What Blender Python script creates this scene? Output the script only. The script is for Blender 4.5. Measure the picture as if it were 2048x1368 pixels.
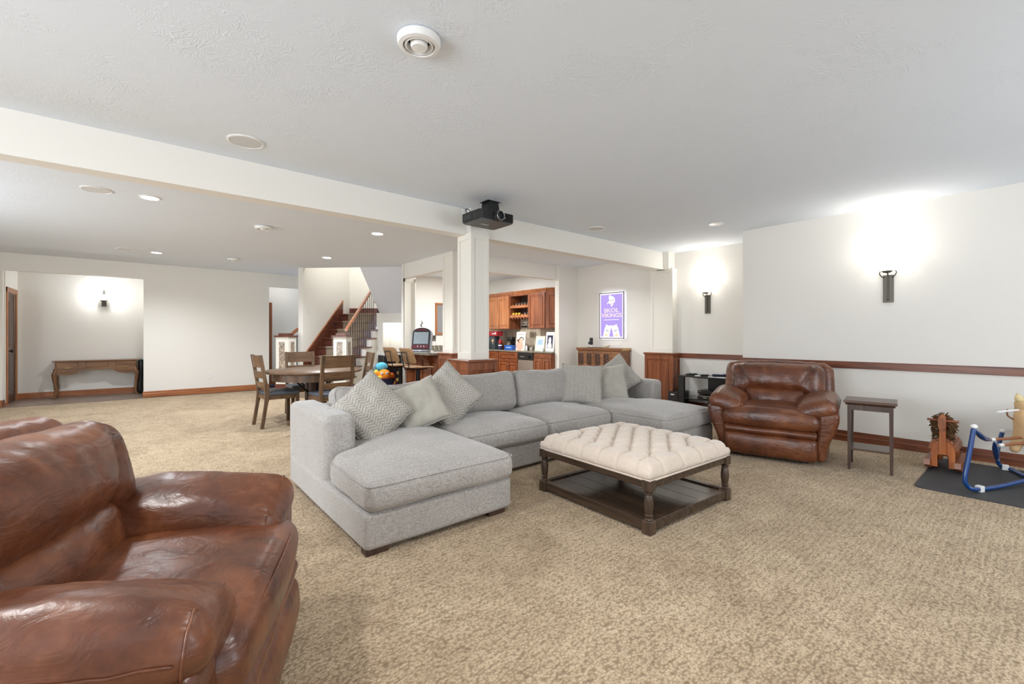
import bpy, bmesh, math, random
from math import sin, cos, pi, radians as rad, sqrt, atan2
from mathutils import Vector, Matrix, Euler, noise
random.seed(7)
for o in list(bpy.data.objects): bpy.data.objects.remove(o, do_unlink=True)
S = bpy.context.scene
COL = S.collection
# ------------------------------------------------------------------ camera, world, main lights, exposure
H = 2.74
cam = bpy.data.objects.new('camera', bpy.data.cameras.new('camera'))
COL.objects.link(cam)
cam.location = (0, 0, 1.268)
cam.rotation_euler = (pi / 2, 0, -rad(39.9))
cam.data.lens = 36 * 885 / 2048
cam.data.sensor_width = 36
cam.data.shift_y = -13 / 2048
cam.data.clip_start = 0.02
S.camera = cam
w = bpy.data.worlds.new('world'); S.world = w; w.use_nodes = True
w.node_tree.nodes['Background'].inputs[0].default_value = (.75, .85, 1, 1)
w.node_tree.nodes['Background'].inputs[1].default_value = 1.0
S.view_settings.view_transform = 'Standard'
S.view_settings.look = 'None'
S.view_settings.gamma = 1
S.view_settings.use_curve_mapping = False
S.view_settings.exposure = 0.27

def light(name, kind, loc, energy, color=(1, 1, 1), rot=(0, 0, 0), size=None, size_y=None, spot=None, blend=.6):
    d = bpy.data.lights.new(name, kind); d.energy = energy; d.color = color
    if kind == 'AREA':
        if size_y: d.shape = 'RECTANGLE'; d.size = size; d.size_y = size_y
        else: d.shape = 'DISK'; d.size = size
    elif size: d.shadow_soft_size = size
    if spot: d.spot_size = rad(spot); d.spot_blend = blend
    o = bpy.data.objects.new(name, d); COL.objects.link(o)
    o.location = loc; o.rotation_euler = rot
    return o

FILL_TINT = (.92, .985, 1.06)
# fill light added at assumed windows out of view, near and left walls
light('window_fill', 'AREA', (.6, -2.32, 1.55), 10, FILL_TINT, (rad(90), 0, 0), 2.2, 1.5)
light('window_fill', 'AREA', (4.0, -2.32, 1.55), 48, FILL_TINT, (rad(90), 0, 0), 2.2, 1.5)
light('window_fill', 'AREA', (-3.32, 1.2, 1.5), 135, FILL_TINT, (rad(90), 0, -rad(90)), 2.4, 1.6)
light('window_fill', 'AREA', (-3.32, 6.6, 1.5), 75, FILL_TINT, (rad(90), 0, -rad(90)), 2.2, 1.5)

# ------------------------------------------------------------------ materials
def lin(c):
    f = lambda v: v / 12.92 if v <= .04045 else ((v + .055) / 1.055) ** 2.4
    return tuple(f(v / 255) for v in c) + (1,)
class N:
    """small node-tree builder"""
    def __init__(s, name):
        s.m = bpy.data.materials.new(name); s.m.use_nodes = True
        s.t = s.m.node_tree; s.b = s.t.nodes['Principled BSDF']
    def n(s, typ, **kw):
        x = s.t.nodes.new(typ)
        for k, v in kw.items():
            if k.startswith('i_'):
                key = k[2:]
                key = int(key) if key.isdigit() else key.replace('_', ' ')
                x.inputs[key].default_value = v
            else: setattr(x, k, v)
        return x
    def l(s, a, b): s.t.links.new(a, b)
    def coord(s, scale=(1, 1, 1), rot=(0, 0, 0), kind='Object'):
        tc = s.n('ShaderNodeTexCoord'); mp = s.n('ShaderNodeMapping')
        mp.inputs['Scale'].default_value = scale; mp.inputs['Rotation'].default_value = rot
        s.l(tc.outputs[kind], mp.inputs[0]); return mp.outputs[0]
    def noise(s, vec, scale, detail=3, rough=.55, dist=0):
        x = s.n('ShaderNodeTexNoise'); x.inputs['Scale'].default_value = scale
        x.inputs['Detail'].default_value = detail; x.inputs['Roughness'].default_value = rough
        x.inputs['Distortion'].default_value = dist
        s.l(vec, x.inputs['Vector']); return x.outputs[0]
    def ramp(s, fac, stops):
        x = s.n('ShaderNodeValToRGB'); e = x.color_ramp.elements
        while len(e) < len(stops): e.new(.5)
        for el, (p, c) in zip(e, stops): el.position = p; el.color = c
        s.l(fac, x.inputs[0]); return x.outputs[0]
    def math(s, op, a, b=None, c=None):
        x = s.n('ShaderNodeMath'); x.operation = op
        for i, v in enumerate((a, b, c)):
            if v is None: continue
            if isinstance(v, (int, float)): x.inputs[i].default_value = v
            else: s.l(v, x.inputs[i])
        return x.outputs[0]
    def mixc(s, fac, a, b, mode='MIX'):
        x = s.n('ShaderNodeMix'); x.data_type = 'RGBA'; x.blend_type = mode
        for i, v in ((0, fac), (6, a), (7, b)):
            if isinstance(v, (int, float)): x.inputs[i].default_value = v
            elif isinstance(v, tuple): x.inputs[i].default_value = v
            else: s.l(v, x.inputs[i])
        return x.outputs[2]
    def bump(s, h, strength=.3, dist=.01, prev=None):
        x = s.n('ShaderNodeBump'); x.inputs['Strength'].default_value = strength
        x.inputs['Distance'].default_value = dist
        s.l(h, x.inputs['Height'])
        if prev is not None: s.l(prev, x.inputs['Normal'])
        s.l(x.outputs[0], s.b.inputs['Normal']); return x.outputs[0]
    def col(s, c): s.l(c, s.b.inputs['Base Color'])
    def set(s, **kw):
        for k, v in kw.items(): s.b.inputs[k.replace('_', ' ')].default_value = v
        return s

def plain(name, rgb, rough=.5, metal=0, bumpy=0, scale=60, spec=.5, var=.06, coat=0):
    x = N(name); c = lin(rgb)
    v = x.coord()
    nz = x.noise(v, scale * .3, 3)
    x.col(x.ramp(nz, [(.3, tuple(k * (1 - var) for k in c[:3]) + (1,)), (.7, tuple(min(1, k * (1 + var)) for k in c[:3]) + (1,))]))
    x.set(Roughness=rough, Metallic=metal, Specular_IOR_Level=spec, Coat_Weight=coat)
    if bumpy: x.bump(x.noise(v, scale, 4), bumpy, .002)
    return x.m
def wood(name, dark, light_, rough=.4, axis=0, grain=1.0, coat=0.0, bumpy=.12):
    x = N(name)
    sc = [14 * grain] * 3; sc[axis] = 1.1 * grain
    v = x.coord(tuple(sc))
    a = x.noise(v, 1.0, 5, .6, .6)
    sc2 = [90 * grain] * 3; sc2[axis] = 3 * grain
    b = x.noise(x.coord(tuple(sc2)), 1.0, 3, .6)
    f = x.math('ADD', x.math('MULTIPLY', a, .75), x.math('MULTIPLY', b, .3))
    x.col(x.ramp(f, [(.36, lin(dark)), (.66, lin(light_))]))
    x.set(Roughness=rough, Coat_Weight=coat, Coat_Roughness=.15)
    x.bump(f, bumpy, .003)
    return x.m
def emit(name, rgb, strength):
    x = N(name); c = lin(rgb)
    x.set(Base_Color=(.02, .02, .02, 1) if strength < 2 else c, Emission_Color=c, Emission_Strength=strength, Roughness=.4)
    return x.m
def glass(name, rgb=(255, 255, 255), rough=.02, alpha=None):
    x = N(name)
    x.set(Base_Color=lin(rgb), Roughness=rough, Transmission_Weight=1.0, IOR=1.45)
    return x.m

def mk_carpet():
    x = N('carpet'); 
    v = x.coord(); big = x.noise(v, 1.3, 4, .6, .5); mid = x.noise(v, 7, 3, .6)
    loops = x.n('ShaderNodeTexVoronoi'); loops.inputs['Scale'].default_value = 1
    x.l(x.coord((70, 100, 90), (0, 0, rad(3))), loops.inputs['Vector'])
    fine = x.noise(v, 260, 2, .7)
    rib = x.n('ShaderNodeTexWave'); rib.bands_direction = 'Y'; rib.inputs['Scale'].default_value = 9.5
    rib.inputs['Distortion'].default_value = 5; rib.inputs['Detail'].default_value = 3; rib.inputs['Detail Scale'].default_value = 3
    x.l(x.coord((.35, 1, 1)), rib.inputs['Vector'])
    f = x.math('ADD', x.math('MULTIPLY', big, .55), x.math('MULTIPLY', mid, .45))
    base = x.ramp(f, [(.36, lin((190, 166, 135))), (.62, lin((224, 201, 169)))])
    pit = x.ramp(loops.outputs['Distance'], [(.30, (1, 1, 1, 1)), (.85, (.50, .46, .41, 1))])
    c = x.mixc(1.0, base, pit, 'MULTIPLY')
    c = x.mixc(.42, c, x.ramp(rib.outputs['Fac'], [(.15, (.72, .70, .67, 1)), (.6, (1.06, 1.06, 1.06, 1))]), 'MULTIPLY')
    fn = x.ramp(fine, [(.3, (.80, .79, .77, 1)), (.7, (1.1, 1.1, 1.1, 1))])
    x.col(x.mixc(.8, c, fn, 'MULTIPLY'))
    x.set(Roughness=.95, Specular_IOR_Level=.1, Sheen_Weight=.15)
    hgt = x.math('ADD', x.math('MULTIPLY', loops.outputs['Distance'], -1.0), x.math('MULTIPLY', rib.outputs['Fac'], .35))
    x.bump(x.math('ADD', hgt, x.math('MULTIPLY', fine, .5)), .8, .009)
    return x.m
def mk_ceiling():
    x = N('ceiling_plaster'); v = x.coord()
    d = x.noise(v, 5, 3, .6)
    dv = x.n('ShaderNodeVectorMath'); dv.operation = 'MULTIPLY_ADD'
    cmb = x.n('ShaderNodeTexNoise'); cmb.inputs['Scale'].default_value = 3.2; cmb.inputs['Detail'].default_value = 2
    x.l(v, cmb.inputs['Vector'])
    x.l(cmb.outputs['Color'], dv.inputs[0]); dv.inputs[1].default_value = (1.6, 1.6, 0); x.l(v, dv.inputs[2])
    st = x.n('ShaderNodeTexNoise'); st.inputs['Scale'].default_value = 30; st.inputs['Detail'].default_value = 2
    mp = x.n('ShaderNodeMapping'); mp.inputs['Scale'].default_value = (1, .3, 1)
    x.l(dv.outputs[0], mp.inputs[0]); x.l(mp.outputs[0], st.inputs['Vector'])
    ridge = x.math('SUBTRACT', 1, x.math('MULTIPLY', x.math('ABSOLUTE', x.math('SUBTRACT', st.outputs[0], .5)), 15))
    ridge = x.math('MAXIMUM', ridge, 0)
    patch = x.ramp(x.noise(v, 2.4, 3, .6), [(.47, (.06, .06, .06, 1)), (.64, (1, 1, 1, 1))])
    h = x.math('MULTIPLY', ridge, patch)
    x.set(Base_Color=lin((229, 236, 244)), Roughness=.85, Specular_IOR_Level=.2)
    x.bump(h, .26, .008)
    return x.m
def mk_wall(name, rgb):
    x = N(name); v = x.coord()
    x.set(Base_Color=lin(rgb), Roughness=.7, Specular_IOR_Level=.25)
    x.bump(x.noise(v, 140, 3), .05, .002)
    return x.m
def mk_leather():
    x = N('brown_leather'); v = x.coord()
    a = x.noise(v, 5, 4, .6, .4); b = x.noise(v, 40, 3, .6)
    f = x.math('ADD', x.math('MULTIPLY', a, .8), x.math('MULTIPLY', b, .2))
    x.col(x.ramp(f, [(.33, lin((70, 34, 18))), (.52, lin((104, 56, 30))), (.72, lin((138, 84, 50)))]))
    vo = x.n('ShaderNodeTexVoronoi'); vo.inputs['Scale'].default_value = 330; x.l(v, vo.inputs['Vector'])
    x.set(Specular_IOR_Level=.55, Coat_Weight=.22, Coat_Roughness=.30)
    x.l(x.ramp(a, [(.3, (.28, .28, .28, 1)), (.7, (.42, .42, .42, 1))]), x.b.inputs['Roughness'])
    wr = x.n('ShaderNodeTexNoise'); wr.inputs['Scale'].default_value = 9; wr.inputs['Detail'].default_value = 4
    wr.inputs['Distortion'].default_value = 1.2; x.l(x.coord((1, 1, 2.2)), wr.inputs['Vector'])
    nb = x.bump(vo.outputs['Distance'], .14, .001)
    x.bump(wr.outputs[0], .28, .022, nb)
    return x.m
def mk_fabric(name, rgb, rgb2, scale=1.0, bumpy=.35):
    x = N(name); v = x.coord()
    a = x.noise(x.coord((260 * scale, 60 * scale, 260 * scale)), 1, 2, .6)
    b = x.noise(x.coord((60 * scale, 260 * scale, 160 * scale)), 1, 2, .6)
    f = x.math('ADD', x.math('MULTIPLY', a, .5), x.math('MULTIPLY', b, .5))
    g = x.noise(v, 4, 3, .6)
    c = x.ramp(f, [(.38, lin(rgb)), (.62, lin(rgb2))])
    gg = x.ramp(g, [(.3, (.93, .93, .93, 1)), (.7, (1.04, 1.04, 1.04, 1))])
    x.col(x.mixc(1.0, c, gg, 'MULTIPLY'))
    x.set(Roughness=.9, Specular_IOR_Level=.15, Sheen_Weight=.45, Sheen_Roughness=.4)
    x.bump(f, bumpy, .002)
    return x.m
def mk_herring():
    """woven chevron print of the patterned cushions: zigzag dark threads in rows"""
    x = N('chevron_weave'); tc = x.n('ShaderNodeTexCoord'); sp = x.n('ShaderNodeSeparateXYZ')
    x.l(tc.outputs['Object'], sp.inputs[0]); u, vv = sp.outputs[0], sp.outputs[1]
    cw = .048
    cell = x.math('DIVIDE', u, cw)
    tri = x.math('ABSOLUTE', x.math('SUBTRACT', x.math('FRACT', x.math('MULTIPLY', cell, .5)), .5))   # 0..0.5
    zig = x.math('ADD', x.math('DIVIDE', vv, .026), x.math('MULTIPLY', tri, 2.6))
    ln1 = x.math('ABSOLUTE', x.math('SUBTRACT', x.math('FRACT', zig), .5))
    ln2 = x.math('ABSOLUTE', x.math('SUBTRACT', x.math('FRACT', cell), .5))
    m1 = x.ramp(ln1, [(.08, (1, 1, 1, 1)), (.16, (0, 0, 0, 1))])
    m2 = x.ramp(ln2, [(.455, (0, 0, 0, 1)), (.475, (1, 1, 1, 1))])
    br = x.ramp(x.noise(tc.outputs['Object'], 120, 3, .7), [(.38, (.25, .25, .25, 1)), (.6, (1, 1, 1, 1))])
    mm = x.math('MULTIPLY', x.math('MAXIMUM', m1, x.math('MULTIPLY', m2, .6)), br)
    fz = x.noise(tc.outputs['Object'], 300, 2, .6)
    base = x.ramp(fz, [(.35, lin((166, 161, 152))), (.65, lin((200, 195, 186)))])
    x.col(x.mixc(x.math('MULTIPLY', mm, .8), base, lin((84, 80, 78))))
    x.set(Roughness=.9, Specular_IOR_Level=.15, Sheen_Weight=.2)
    x.bump(x.math('SUBTRACT', fz, mm), .3, .002)
    return x.m
def mk_granite():
    x = N('granite'); v = x.coord()
    f = x.noise(v, 70, 4, .8)
    x.col(x.ramp(f, [(.38, lin((52, 47, 40))), (.5, lin((120, 112, 98))), (.62, lin((176, 168, 150)))]))
    x.set(Roughness=.12, Specular_IOR_Level=.6)
    return x.m
def mk_tile():
    x = N('slate_tile'); v = x.coord()
    f = x.noise(v, 9, 5, .65, .5)
    x.col(x.ramp(f, [(.3, lin((150, 134, 116))), (.7, lin((204, 188, 166)))]))
    x.set(Roughness=.5); x.bump(x.noise(v, 40, 4), .2, .003)
    return x.m
def mk_mosaic():
    x = N('mosaic_chips'); vo = x.n('ShaderNodeTexVoronoi'); vo.inputs['Scale'].default_value = 62; vo.distance = 'CHEBYCHEV'
    vo.inputs['Randomness'].default_value = .55
    x.l(x.coord((1, 1, 1.5)), vo.inputs['Vector'])
    rnd = x.n('ShaderNodeSeparateColor'); x.l(vo.outputs['Color'], rnd.inputs[0])
    c = x.ramp(rnd.outputs[0], [(.0, lin((66, 50, 40))), (.3, lin((132, 118, 104))), (.55, lin((205, 196, 180))), (.8, lin((160, 120, 78))), (1, lin((228, 222, 212)))])
    x.col(c); x.set(Roughness=.3); x.bump(vo.outputs['Distance'], -.4, .006)
    return x.m

M = {}
M['carpet'] = mk_carpet(); M['ceil'] = mk_ceiling()
M['wall'] = mk_wall('wall_paint', (236, 233, 226)); M['white'] = mk_wall('white_trim_paint', (238, 234, 224))
M['soffit'] = mk_wall('grey_plaster', (230, 233, 240))
M['cherry'] = wood('cherry_wood', (88, 44, 25), (140, 78, 46), .32, 1, 1, .2)
M['cherryz'] = wood('cherry_wood_upright', (96, 48, 27), (158, 92, 55), .32, 2, 1, .2)
M['cherryx'] = wood('cherry_wood_cross', (92, 46, 26), (150, 85, 50), .32, 0, 1, .2)
M['oakx'] = wood('honey_wood_cross', (128, 70, 38), (184, 118, 72), .35, 0, 1, .2)
M['oakz'] = wood('honey_wood_upright', (138, 78, 44), (190, 126, 78), .35, 2, 1, .2)
M['leather'] = mk_leather()
M['grey'] = mk_fabric('grey_sofa_fabric', (146, 141, 136), (192, 187, 182))
M['velvet'] = mk_fabric('plain_cushion_fabric', (166, 161, 150), (188, 183, 172), 2.0, .15)
M['herring'] = mk_herring()
M['linen'] = mk_fabric('cream_linen', (206, 190, 174), (226, 212, 198), 1.3, .3)
M['ottowood'] = wood('weathered_dark_wood', (44, 34, 27), (92, 72, 56), .38, 2, 1.4)
M['ottowoodx'] = wood('weathered_dark_shelf', (40, 31, 25), (82, 64, 50), .15, 1, 1.6)
M['table'] = wood('greyed_oak', (70, 50, 33), (124, 94, 66), .4, 0, 1.3)
M['chairz'] = wood('greyed_oak_upright', (68, 50, 36), (120, 92, 66), .42, 2, 1.3)
M['seatblue'] = plain('slate_seat_vinyl', (78, 84, 92), .45, 0, .2, 90)
M['darkwood'] = wood('espresso_wood', (52, 36, 30), (84, 62, 52), .35, 2, 1.2)
M['darkwoodx'] = wood('espresso_wood_flat', (70, 50, 42), (112, 90, 78), .24, 1, 1.2)  # side table flats, colour lightened to imitate the bright wall's reflection
M['black'] = plain('black_plastic', (26, 27, 29), .35)
M['blackm'] = plain('black_metal', (34, 32, 31), .4, .6)
M['iron'] = plain('iron_rod', (58, 52, 48), .45, .5)
M['bronze'] = plain('aged_bronze', (96, 92, 84), .4, .6)
M['chrome'] = plain('chrome', (205, 205, 208), .2, 1)
M['steel'] = plain('brushed_steel', (176, 170, 162), .32, .8)
M['granite'] = mk_granite(); M['tile'] = mk_tile(); M['mosaic'] = mk_mosaic()
M['plastic'] = plain('white_plastic', (236, 236, 234), .35)
M['paper'] = plain('white_paper', (240, 240, 236), .7)
M['navy'] = plain('navy_fabric', (30, 38, 66), .9, 0, .3)
M['rubber'] = plain('black_rubber', (56, 58, 60), .6, 0, .3, 200)
M['bluem'] = plain('blue_enamel', (18, 66, 128), .25, 0, 0, 60, .5, .05, .4)
M['glow'] = emit('lamp_glow', (255, 246, 230), 6)
M['can'] = emit('downlight_glow', (255, 250, 240), 14)
M['glass'] = glass('clear_glass')
M['plankw'] = wood('grey_laminate', (104, 88, 78), (150, 132, 118), .35, 0, .8)
# ------------------------------------------------------------------ builders
class B:
    """collects shapes into one bmesh"""
    def __init__(s): s.b = bmesh.new()
    def _new(s, vs, mat=None):
        if mat is not None: bmesh.ops.transform(s.b, matrix=mat, verts=vs)
        return s
    def box(s, x0, x1, y0, y1, z0, z1, bev=0, seg=1, mat=None):
        r = bmesh.ops.create_cube(s.b, size=1)
        bmesh.ops.transform(s.b, matrix=Matrix.Translation(((x0 + x1) / 2, (y0 + y1) / 2, (z0 + z1) / 2)) @ Matrix.Diagonal((x1 - x0, y1 - y0, z1 - z0, 1)), verts=r['verts'])
        vs = r['verts']
        if bev:
            es = list({e for v in vs for e in v.link_edges})
            g = bmesh.ops.bevel(s.b, geom=es, offset=bev, segments=seg, affect='EDGES', profile=.5)
            vs = list({v for f in g['faces'] for v in f.verts} | {v for v in vs if v.is_valid})
        return s._new(vs, mat)
    def prism(s, pts, axis, a, b, mat=None):
        """extrude a 2-D outline along an axis from a to b"""
        def P(p, t):
            return (t, p[0], p[1]) if axis == 0 else (p[0], t, p[1]) if axis == 1 else (p[0], p[1], t)
        lo = [s.b.verts.new(P(p, a)) for p in pts]; hi = [s.b.verts.new(P(p, b)) for p in pts]
        n = len(pts); fs = []
        for i in range(n): fs.append(s.b.faces.new((lo[i], lo[(i + 1) % n], hi[(i + 1) % n], hi[i])))
        fs.append(s.b.faces.new(lo[::-1])); fs.append(s.b.faces.new(hi))
        bmesh.ops.recalc_face_normals(s.b, faces=fs)
        return s._new(lo + hi, mat)
    def lathe(s, prof, c=(0, 0, 0), n=20, mat=None):
        """prof: (radius, height) pairs from bottom to top around z"""
        rings = []
        for r, z in prof:
            if r <= 1e-6: rings.append([s.b.verts.new((c[0], c[1], c[2] + z))])
            else: rings.append([s.b.verts.new((c[0] + r * cos(2 * pi * k / n), c[1] + r * sin(2 * pi * k / n), c[2] + z)) for k in range(n)])
        fs = []
        for A, C in zip(rings, rings[1:]):
            for k in range(n):
                k2 = (k + 1) % n
                if len(A) == 1 and len(C) == 1: continue
                if len(A) == 1: fs.append(s.b.faces.new((A[0], C[k2], C[k])))
                elif len(C) == 1: fs.append(s.b.faces.new((A[k], A[k2], C[0])))
                else: fs.append(s.b.faces.new((A[k], A[k2], C[k2], C[k])))
        for R, rev in ((rings[0], True), (rings[-1], False)):
            if len(R) > 1: fs.append(s.b.faces.new(R[::-1] if rev else R))
        bmesh.ops.recalc_face_normals(s.b, faces=fs)
        return s._new([v for R in rings for v in R], mat)
    def tube(s, pts, r, n=8, closed=False, mat=None, sx=1.0):
        pts = [Vector(p) for p in pts]; m = len(pts); rings = []
        rr = r if isinstance(r, (list, tuple)) else [r] * m
        up = None
        for i, p in enumerate(pts):
            a = pts[(i - 1) % m] if closed or i > 0 else p; b = pts[(i + 1) % m] if closed or i < m - 1 else p
            t = (b - a).normalized()
            if up is None:
                up = Vector((0, 0, 1)) if abs(t.z) < .9 else Vector((1, 0, 0))
            e1 = (up - t * up.dot(t))
            if e1.length < 1e-5: e1 = t.orthogonal()
            e1.normalize(); e2 = t.cross(e1); up = e1
            rings.append([s.b.verts.new(p + e1 * (cos(2 * pi * k / n) * rr[i]) + e2 * (sin(2 * pi * k / n) * rr[i] * sx)) for k in range(n)])
        fs = []
        for i in range(m if closed else m - 1):
            A, C = rings[i], rings[(i + 1) % m]
            for k in range(n): fs.append(s.b.faces.new((A[k], A[(k + 1) % n], C[(k + 1) % n], C[k])))
        if not closed: fs.append(s.b.faces.new(rings[0][::-1])); fs.append(s.b.faces.new(rings[-1]))
        bmesh.ops.recalc_face_normals(s.b, faces=fs)
        return s._new([v for R in rings for v in R], mat)
    def ball(s, c, r, n=12, mat=None):
        r = r if isinstance(r, (list, tuple)) else (r, r, r)
        g = bmesh.ops.create_uvsphere(s.b, u_segments=n, v_segments=max(6, n * 2 // 3), radius=1)
        bmesh.ops.transform(s.b, matrix=Matrix.Translation(c) @ Matrix.Diagonal((*r, 1)), verts=g['verts'])
        return s._new(g['verts'], mat)
    def soft(s, c, size, r, seg=4, n=(6, 6, 2), fn=None, mat=None):
        """rounded box with inner subdivisions; fn(x, y, z, u, v, w) -> offset vector for puffing and creasing"""
        hx, hy, hz = size[0] / 2, size[1] / 2, size[2] / 2
        hs = (hx, hy, hz); R = [min(r, h * .999) for h in hs] if not isinstance(r, (list, tuple)) else [min(a, h * .999) for a, h in zip(r, hs)]
        def line(h, rr, k):
            a = [-h + rr * (1 - math.tan(pi / 4 * (1 - i / seg))) for i in range(seg)]
            inner = [(-h + rr) + (2 * h - 2 * rr) * i / k for i in range(k + 1)]
            return a + inner + [-q for q in a[::-1]]
        L = [line(hs[i], R[i], n[i]) for i in range(3)]
        cache = {}; fs = []
        def V(p):
            key = tuple(round(q, 6) for q in p)
            if key in cache: return cache[key]
            inn = [max(-(hs[i] - R[i]), min(hs[i] - R[i], p[i])) for i in range(3)]
            d = Vector([(p[i] - inn[i]) / R[i] for i in range(3)])
            if d.length > 1e-9: d.normalize()
            q = Vector([inn[i] + d[i] * R[i] for i in range(3)])
            if fn:
                u = [q[i] / hs[i] for i in range(3)]
                q = q + Vector(fn(q.x, q.y, q.z, *u))
            cache[key] = s.b.verts.new(Vector(c) + q); return cache[key]
        for ax in range(3):
            a1, a2 = (ax + 1) % 3, (ax + 2) % 3
            for sg in (-1, 1):
                for i in range(len(L[a1]) - 1):
                    for j in range(len(L[a2]) - 1):
                        vs = []
                        for (ii, jj) in ((i, j), (i + 1, j), (i + 1, j + 1), (i, j + 1)):
                            p = [0, 0, 0]; p[ax] = sg * hs[ax]; p[a1] = L[a1][ii]; p[a2] = L[a2][jj]
                            vs.append(V(p))
                        vs = vs if sg > 0 else vs[::-1]
                        if len(set(vs)) == 4: fs.append(s.b.faces.new(vs))
        return s._new(list(cache.values()), mat)
    def quad(s, a, b, c, d):
        s.b.faces.new([s.b.verts.new(p) for p in (a, b, c, d)]); return s
    def build(s, name, mat, parent=None, smooth=None, loc=None, rot=None):
        me = bpy.data.meshes.new(name); s.b.to_mesh(me); s.b.free()
        me.materials.append(mat if not isinstance(mat, str) else M[mat])
        if smooth is not None:
            for p in me.polygons: p.use_smooth = True
            if smooth < 180: me.set_sharp_from_angle(angle=rad(smooth))
        o = bpy.data.objects.new(name, me); COL.objects.link(o)
        if parent is not None: o.parent = parent
        if loc is not None: o.location = loc
        if rot is not None: o.rotation_euler = rot
        return o

def tag(o, label, cat, group=None):
    o['label'] = label; o['category'] = cat
    if group: o['group'] = group
    return o
def thing(name, label, cat, loc=(0, 0, 0), rz=0, group=None):
    o = bpy.data.objects.new(name, None); COL.objects.link(o)
    o.empty_display_size = .1; o.location = loc; o.rotation_euler = (0, 0, rz)
    return tag(o, label, cat, group)
def struct(o): o['kind'] = 'structure'; return o
def sbox(name, mat, x0, x1, y0, y1, z0, z1, parent=None, bev=0):
    o = B().box(x0, x1, y0, y1, z0, z1, bev).build(name, mat, parent)
    return struct(o) if parent is None else o
def dup(root, loc, rz, label=None, group=None):
    r = root.copy(); COL.objects.link(r); r.location = loc; r.rotation_euler = (0, 0, rz)
    if label: r['label'] = label
    if group: r['group'] = group
    for ch in list(root.children):
        c = ch.copy(); COL.objects.link(c); c.parent = r
        for g in list(ch.children):
            d = g.copy(); COL.objects.link(d); d.parent = c
    return r
def RM(rx=0, ry=0, rz=0, loc=(0, 0, 0)):
    return Matrix.Translation(loc) @ Euler((rad(rx), rad(ry), rad(rz))).to_matrix().to_4x4()
def nz(x, y, z, s=1.0): return noise.noise(Vector((x * s, y * s, z * s)))
# ------------------------------------------------------------------ room shell
Q = sqrt(.5)
def uv(u, v, z=None):
    p = (Q * (u + v), Q * (u - v))
    return p if z is None else (*p, z)
SM = Matrix(((Q, Q, 0, 0), (Q, -Q, 0, 0), (0, 0, 1, 0), (0, 0, 0, 1)))    # stair frame (along, across, up) -> world

def shell(name, mat, pts, z0, z1, parent=None):
    o = B().prism(pts, 2, z0, z1).build(name, mat, parent)
    return struct(o) if parent is None else o

struct(B().box(-3.6, 7.6, -2.6, 11.60, -.12, 0).build('floor', 'carpet'))
b = B()
lam = struct(B().box(-2.6, 3.3, 11.60, 13.1, -.12, -.004).build('floor.001', 'plankw'))
for j in range(11):
    y = 11.60 + .125 * j
    off = (j * .53) % 1.2
    xs = [-1.9] + [x for x in (-1.9 + off + 1.2 * k for k in range(5)) if -1.85 < x < -.05] + [0.02]
    for x0, x1 in zip(xs, xs[1:]):
        B().box(x0 + .002, x1 - .002, y + .002, y + .123, -.006, .004, .0015).build('plank', 'plankw', lam)
# ceiling: one plane with the stairwell cut out
bm = bmesh.new()
out = [(-3.6, -2.6), (7.6, -2.6), (7.6, 13.1), (-3.6, 13.1)]
hole = [uv(9.22, -5.356), uv(9.22, -4.116), uv(11.45, -4.116), uv(11.45, -5.356)]
es = []
for ring in (out, hole):
    vs = [bm.verts.new((*p, H)) for p in ring]
    es += [bm.edges.new((vs[i], vs[(i + 1) % 4])) for i in range(4)]
bmesh.ops.triangle_fill(bm, use_beauty=True, use_dissolve=False, edges=es)
me = bpy.data.meshes.new('ceiling'); bm.to_mesh(me); bm.free(); me.materials.append(M['ceil'])
o = bpy.data.objects.new('ceiling', me); COL.objects.link(o); struct(o)

XR, XN, YS, YB, YB2, ZB = 6.50, 7.297, 2.70, 4.30, 4.46, 2.44
sbox('wall_right', 'wall', XR, 7.6, -2.6, YS, 0, H)
sbox('wall_recess', 'wall', XN, 7.6, YS, 9.95, 0, H)
sbox('wall_partition', 'wall', 6.722, XN, 6.50, 6.62, 0, H)
sbox('wall_bar', 'wall', 5.0, XN, 9.78, 9.95, 0, H)
shell('wall_bar_side', 'wall', [(4.137, 8.42), (4.385, 8.42), (5.14, 9.78), (5.14, 9.95), (4.90, 9.95), (4.150, 8.56)], 0, H)
# far wall with its two openings
YK = 11.77
for i, (x0, x1, z0) in enumerate(((-3.6, -1.89, 0), (-1.89, .024, 2.43), (.024, 2.315, 0), (2.315, 3.0, 2.43))):
    sbox('wall_far', 'wall', x0, x1, YK, YK + .12, z0, H)
sbox('wall_alcove', 'wall', -2.6, 3.4, 12.95, 13.1, 0, H)
sbox('wall_alcove_right', 'wall', .024, .14, YK + .12, 12.95, 0, H)
sbox('wall_alcove_left', 'wall', -2.02, -1.88, 12.78, 12.95, 0, H)
sbox('wall_alcove_left', 'wall', -2.02, -1.88, YK + .12, 12.0, 0, H)
sbox('wall_alcove_left', 'wall', -2.02, -1.88, 12.0, 12.78, 2.07, H)
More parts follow.
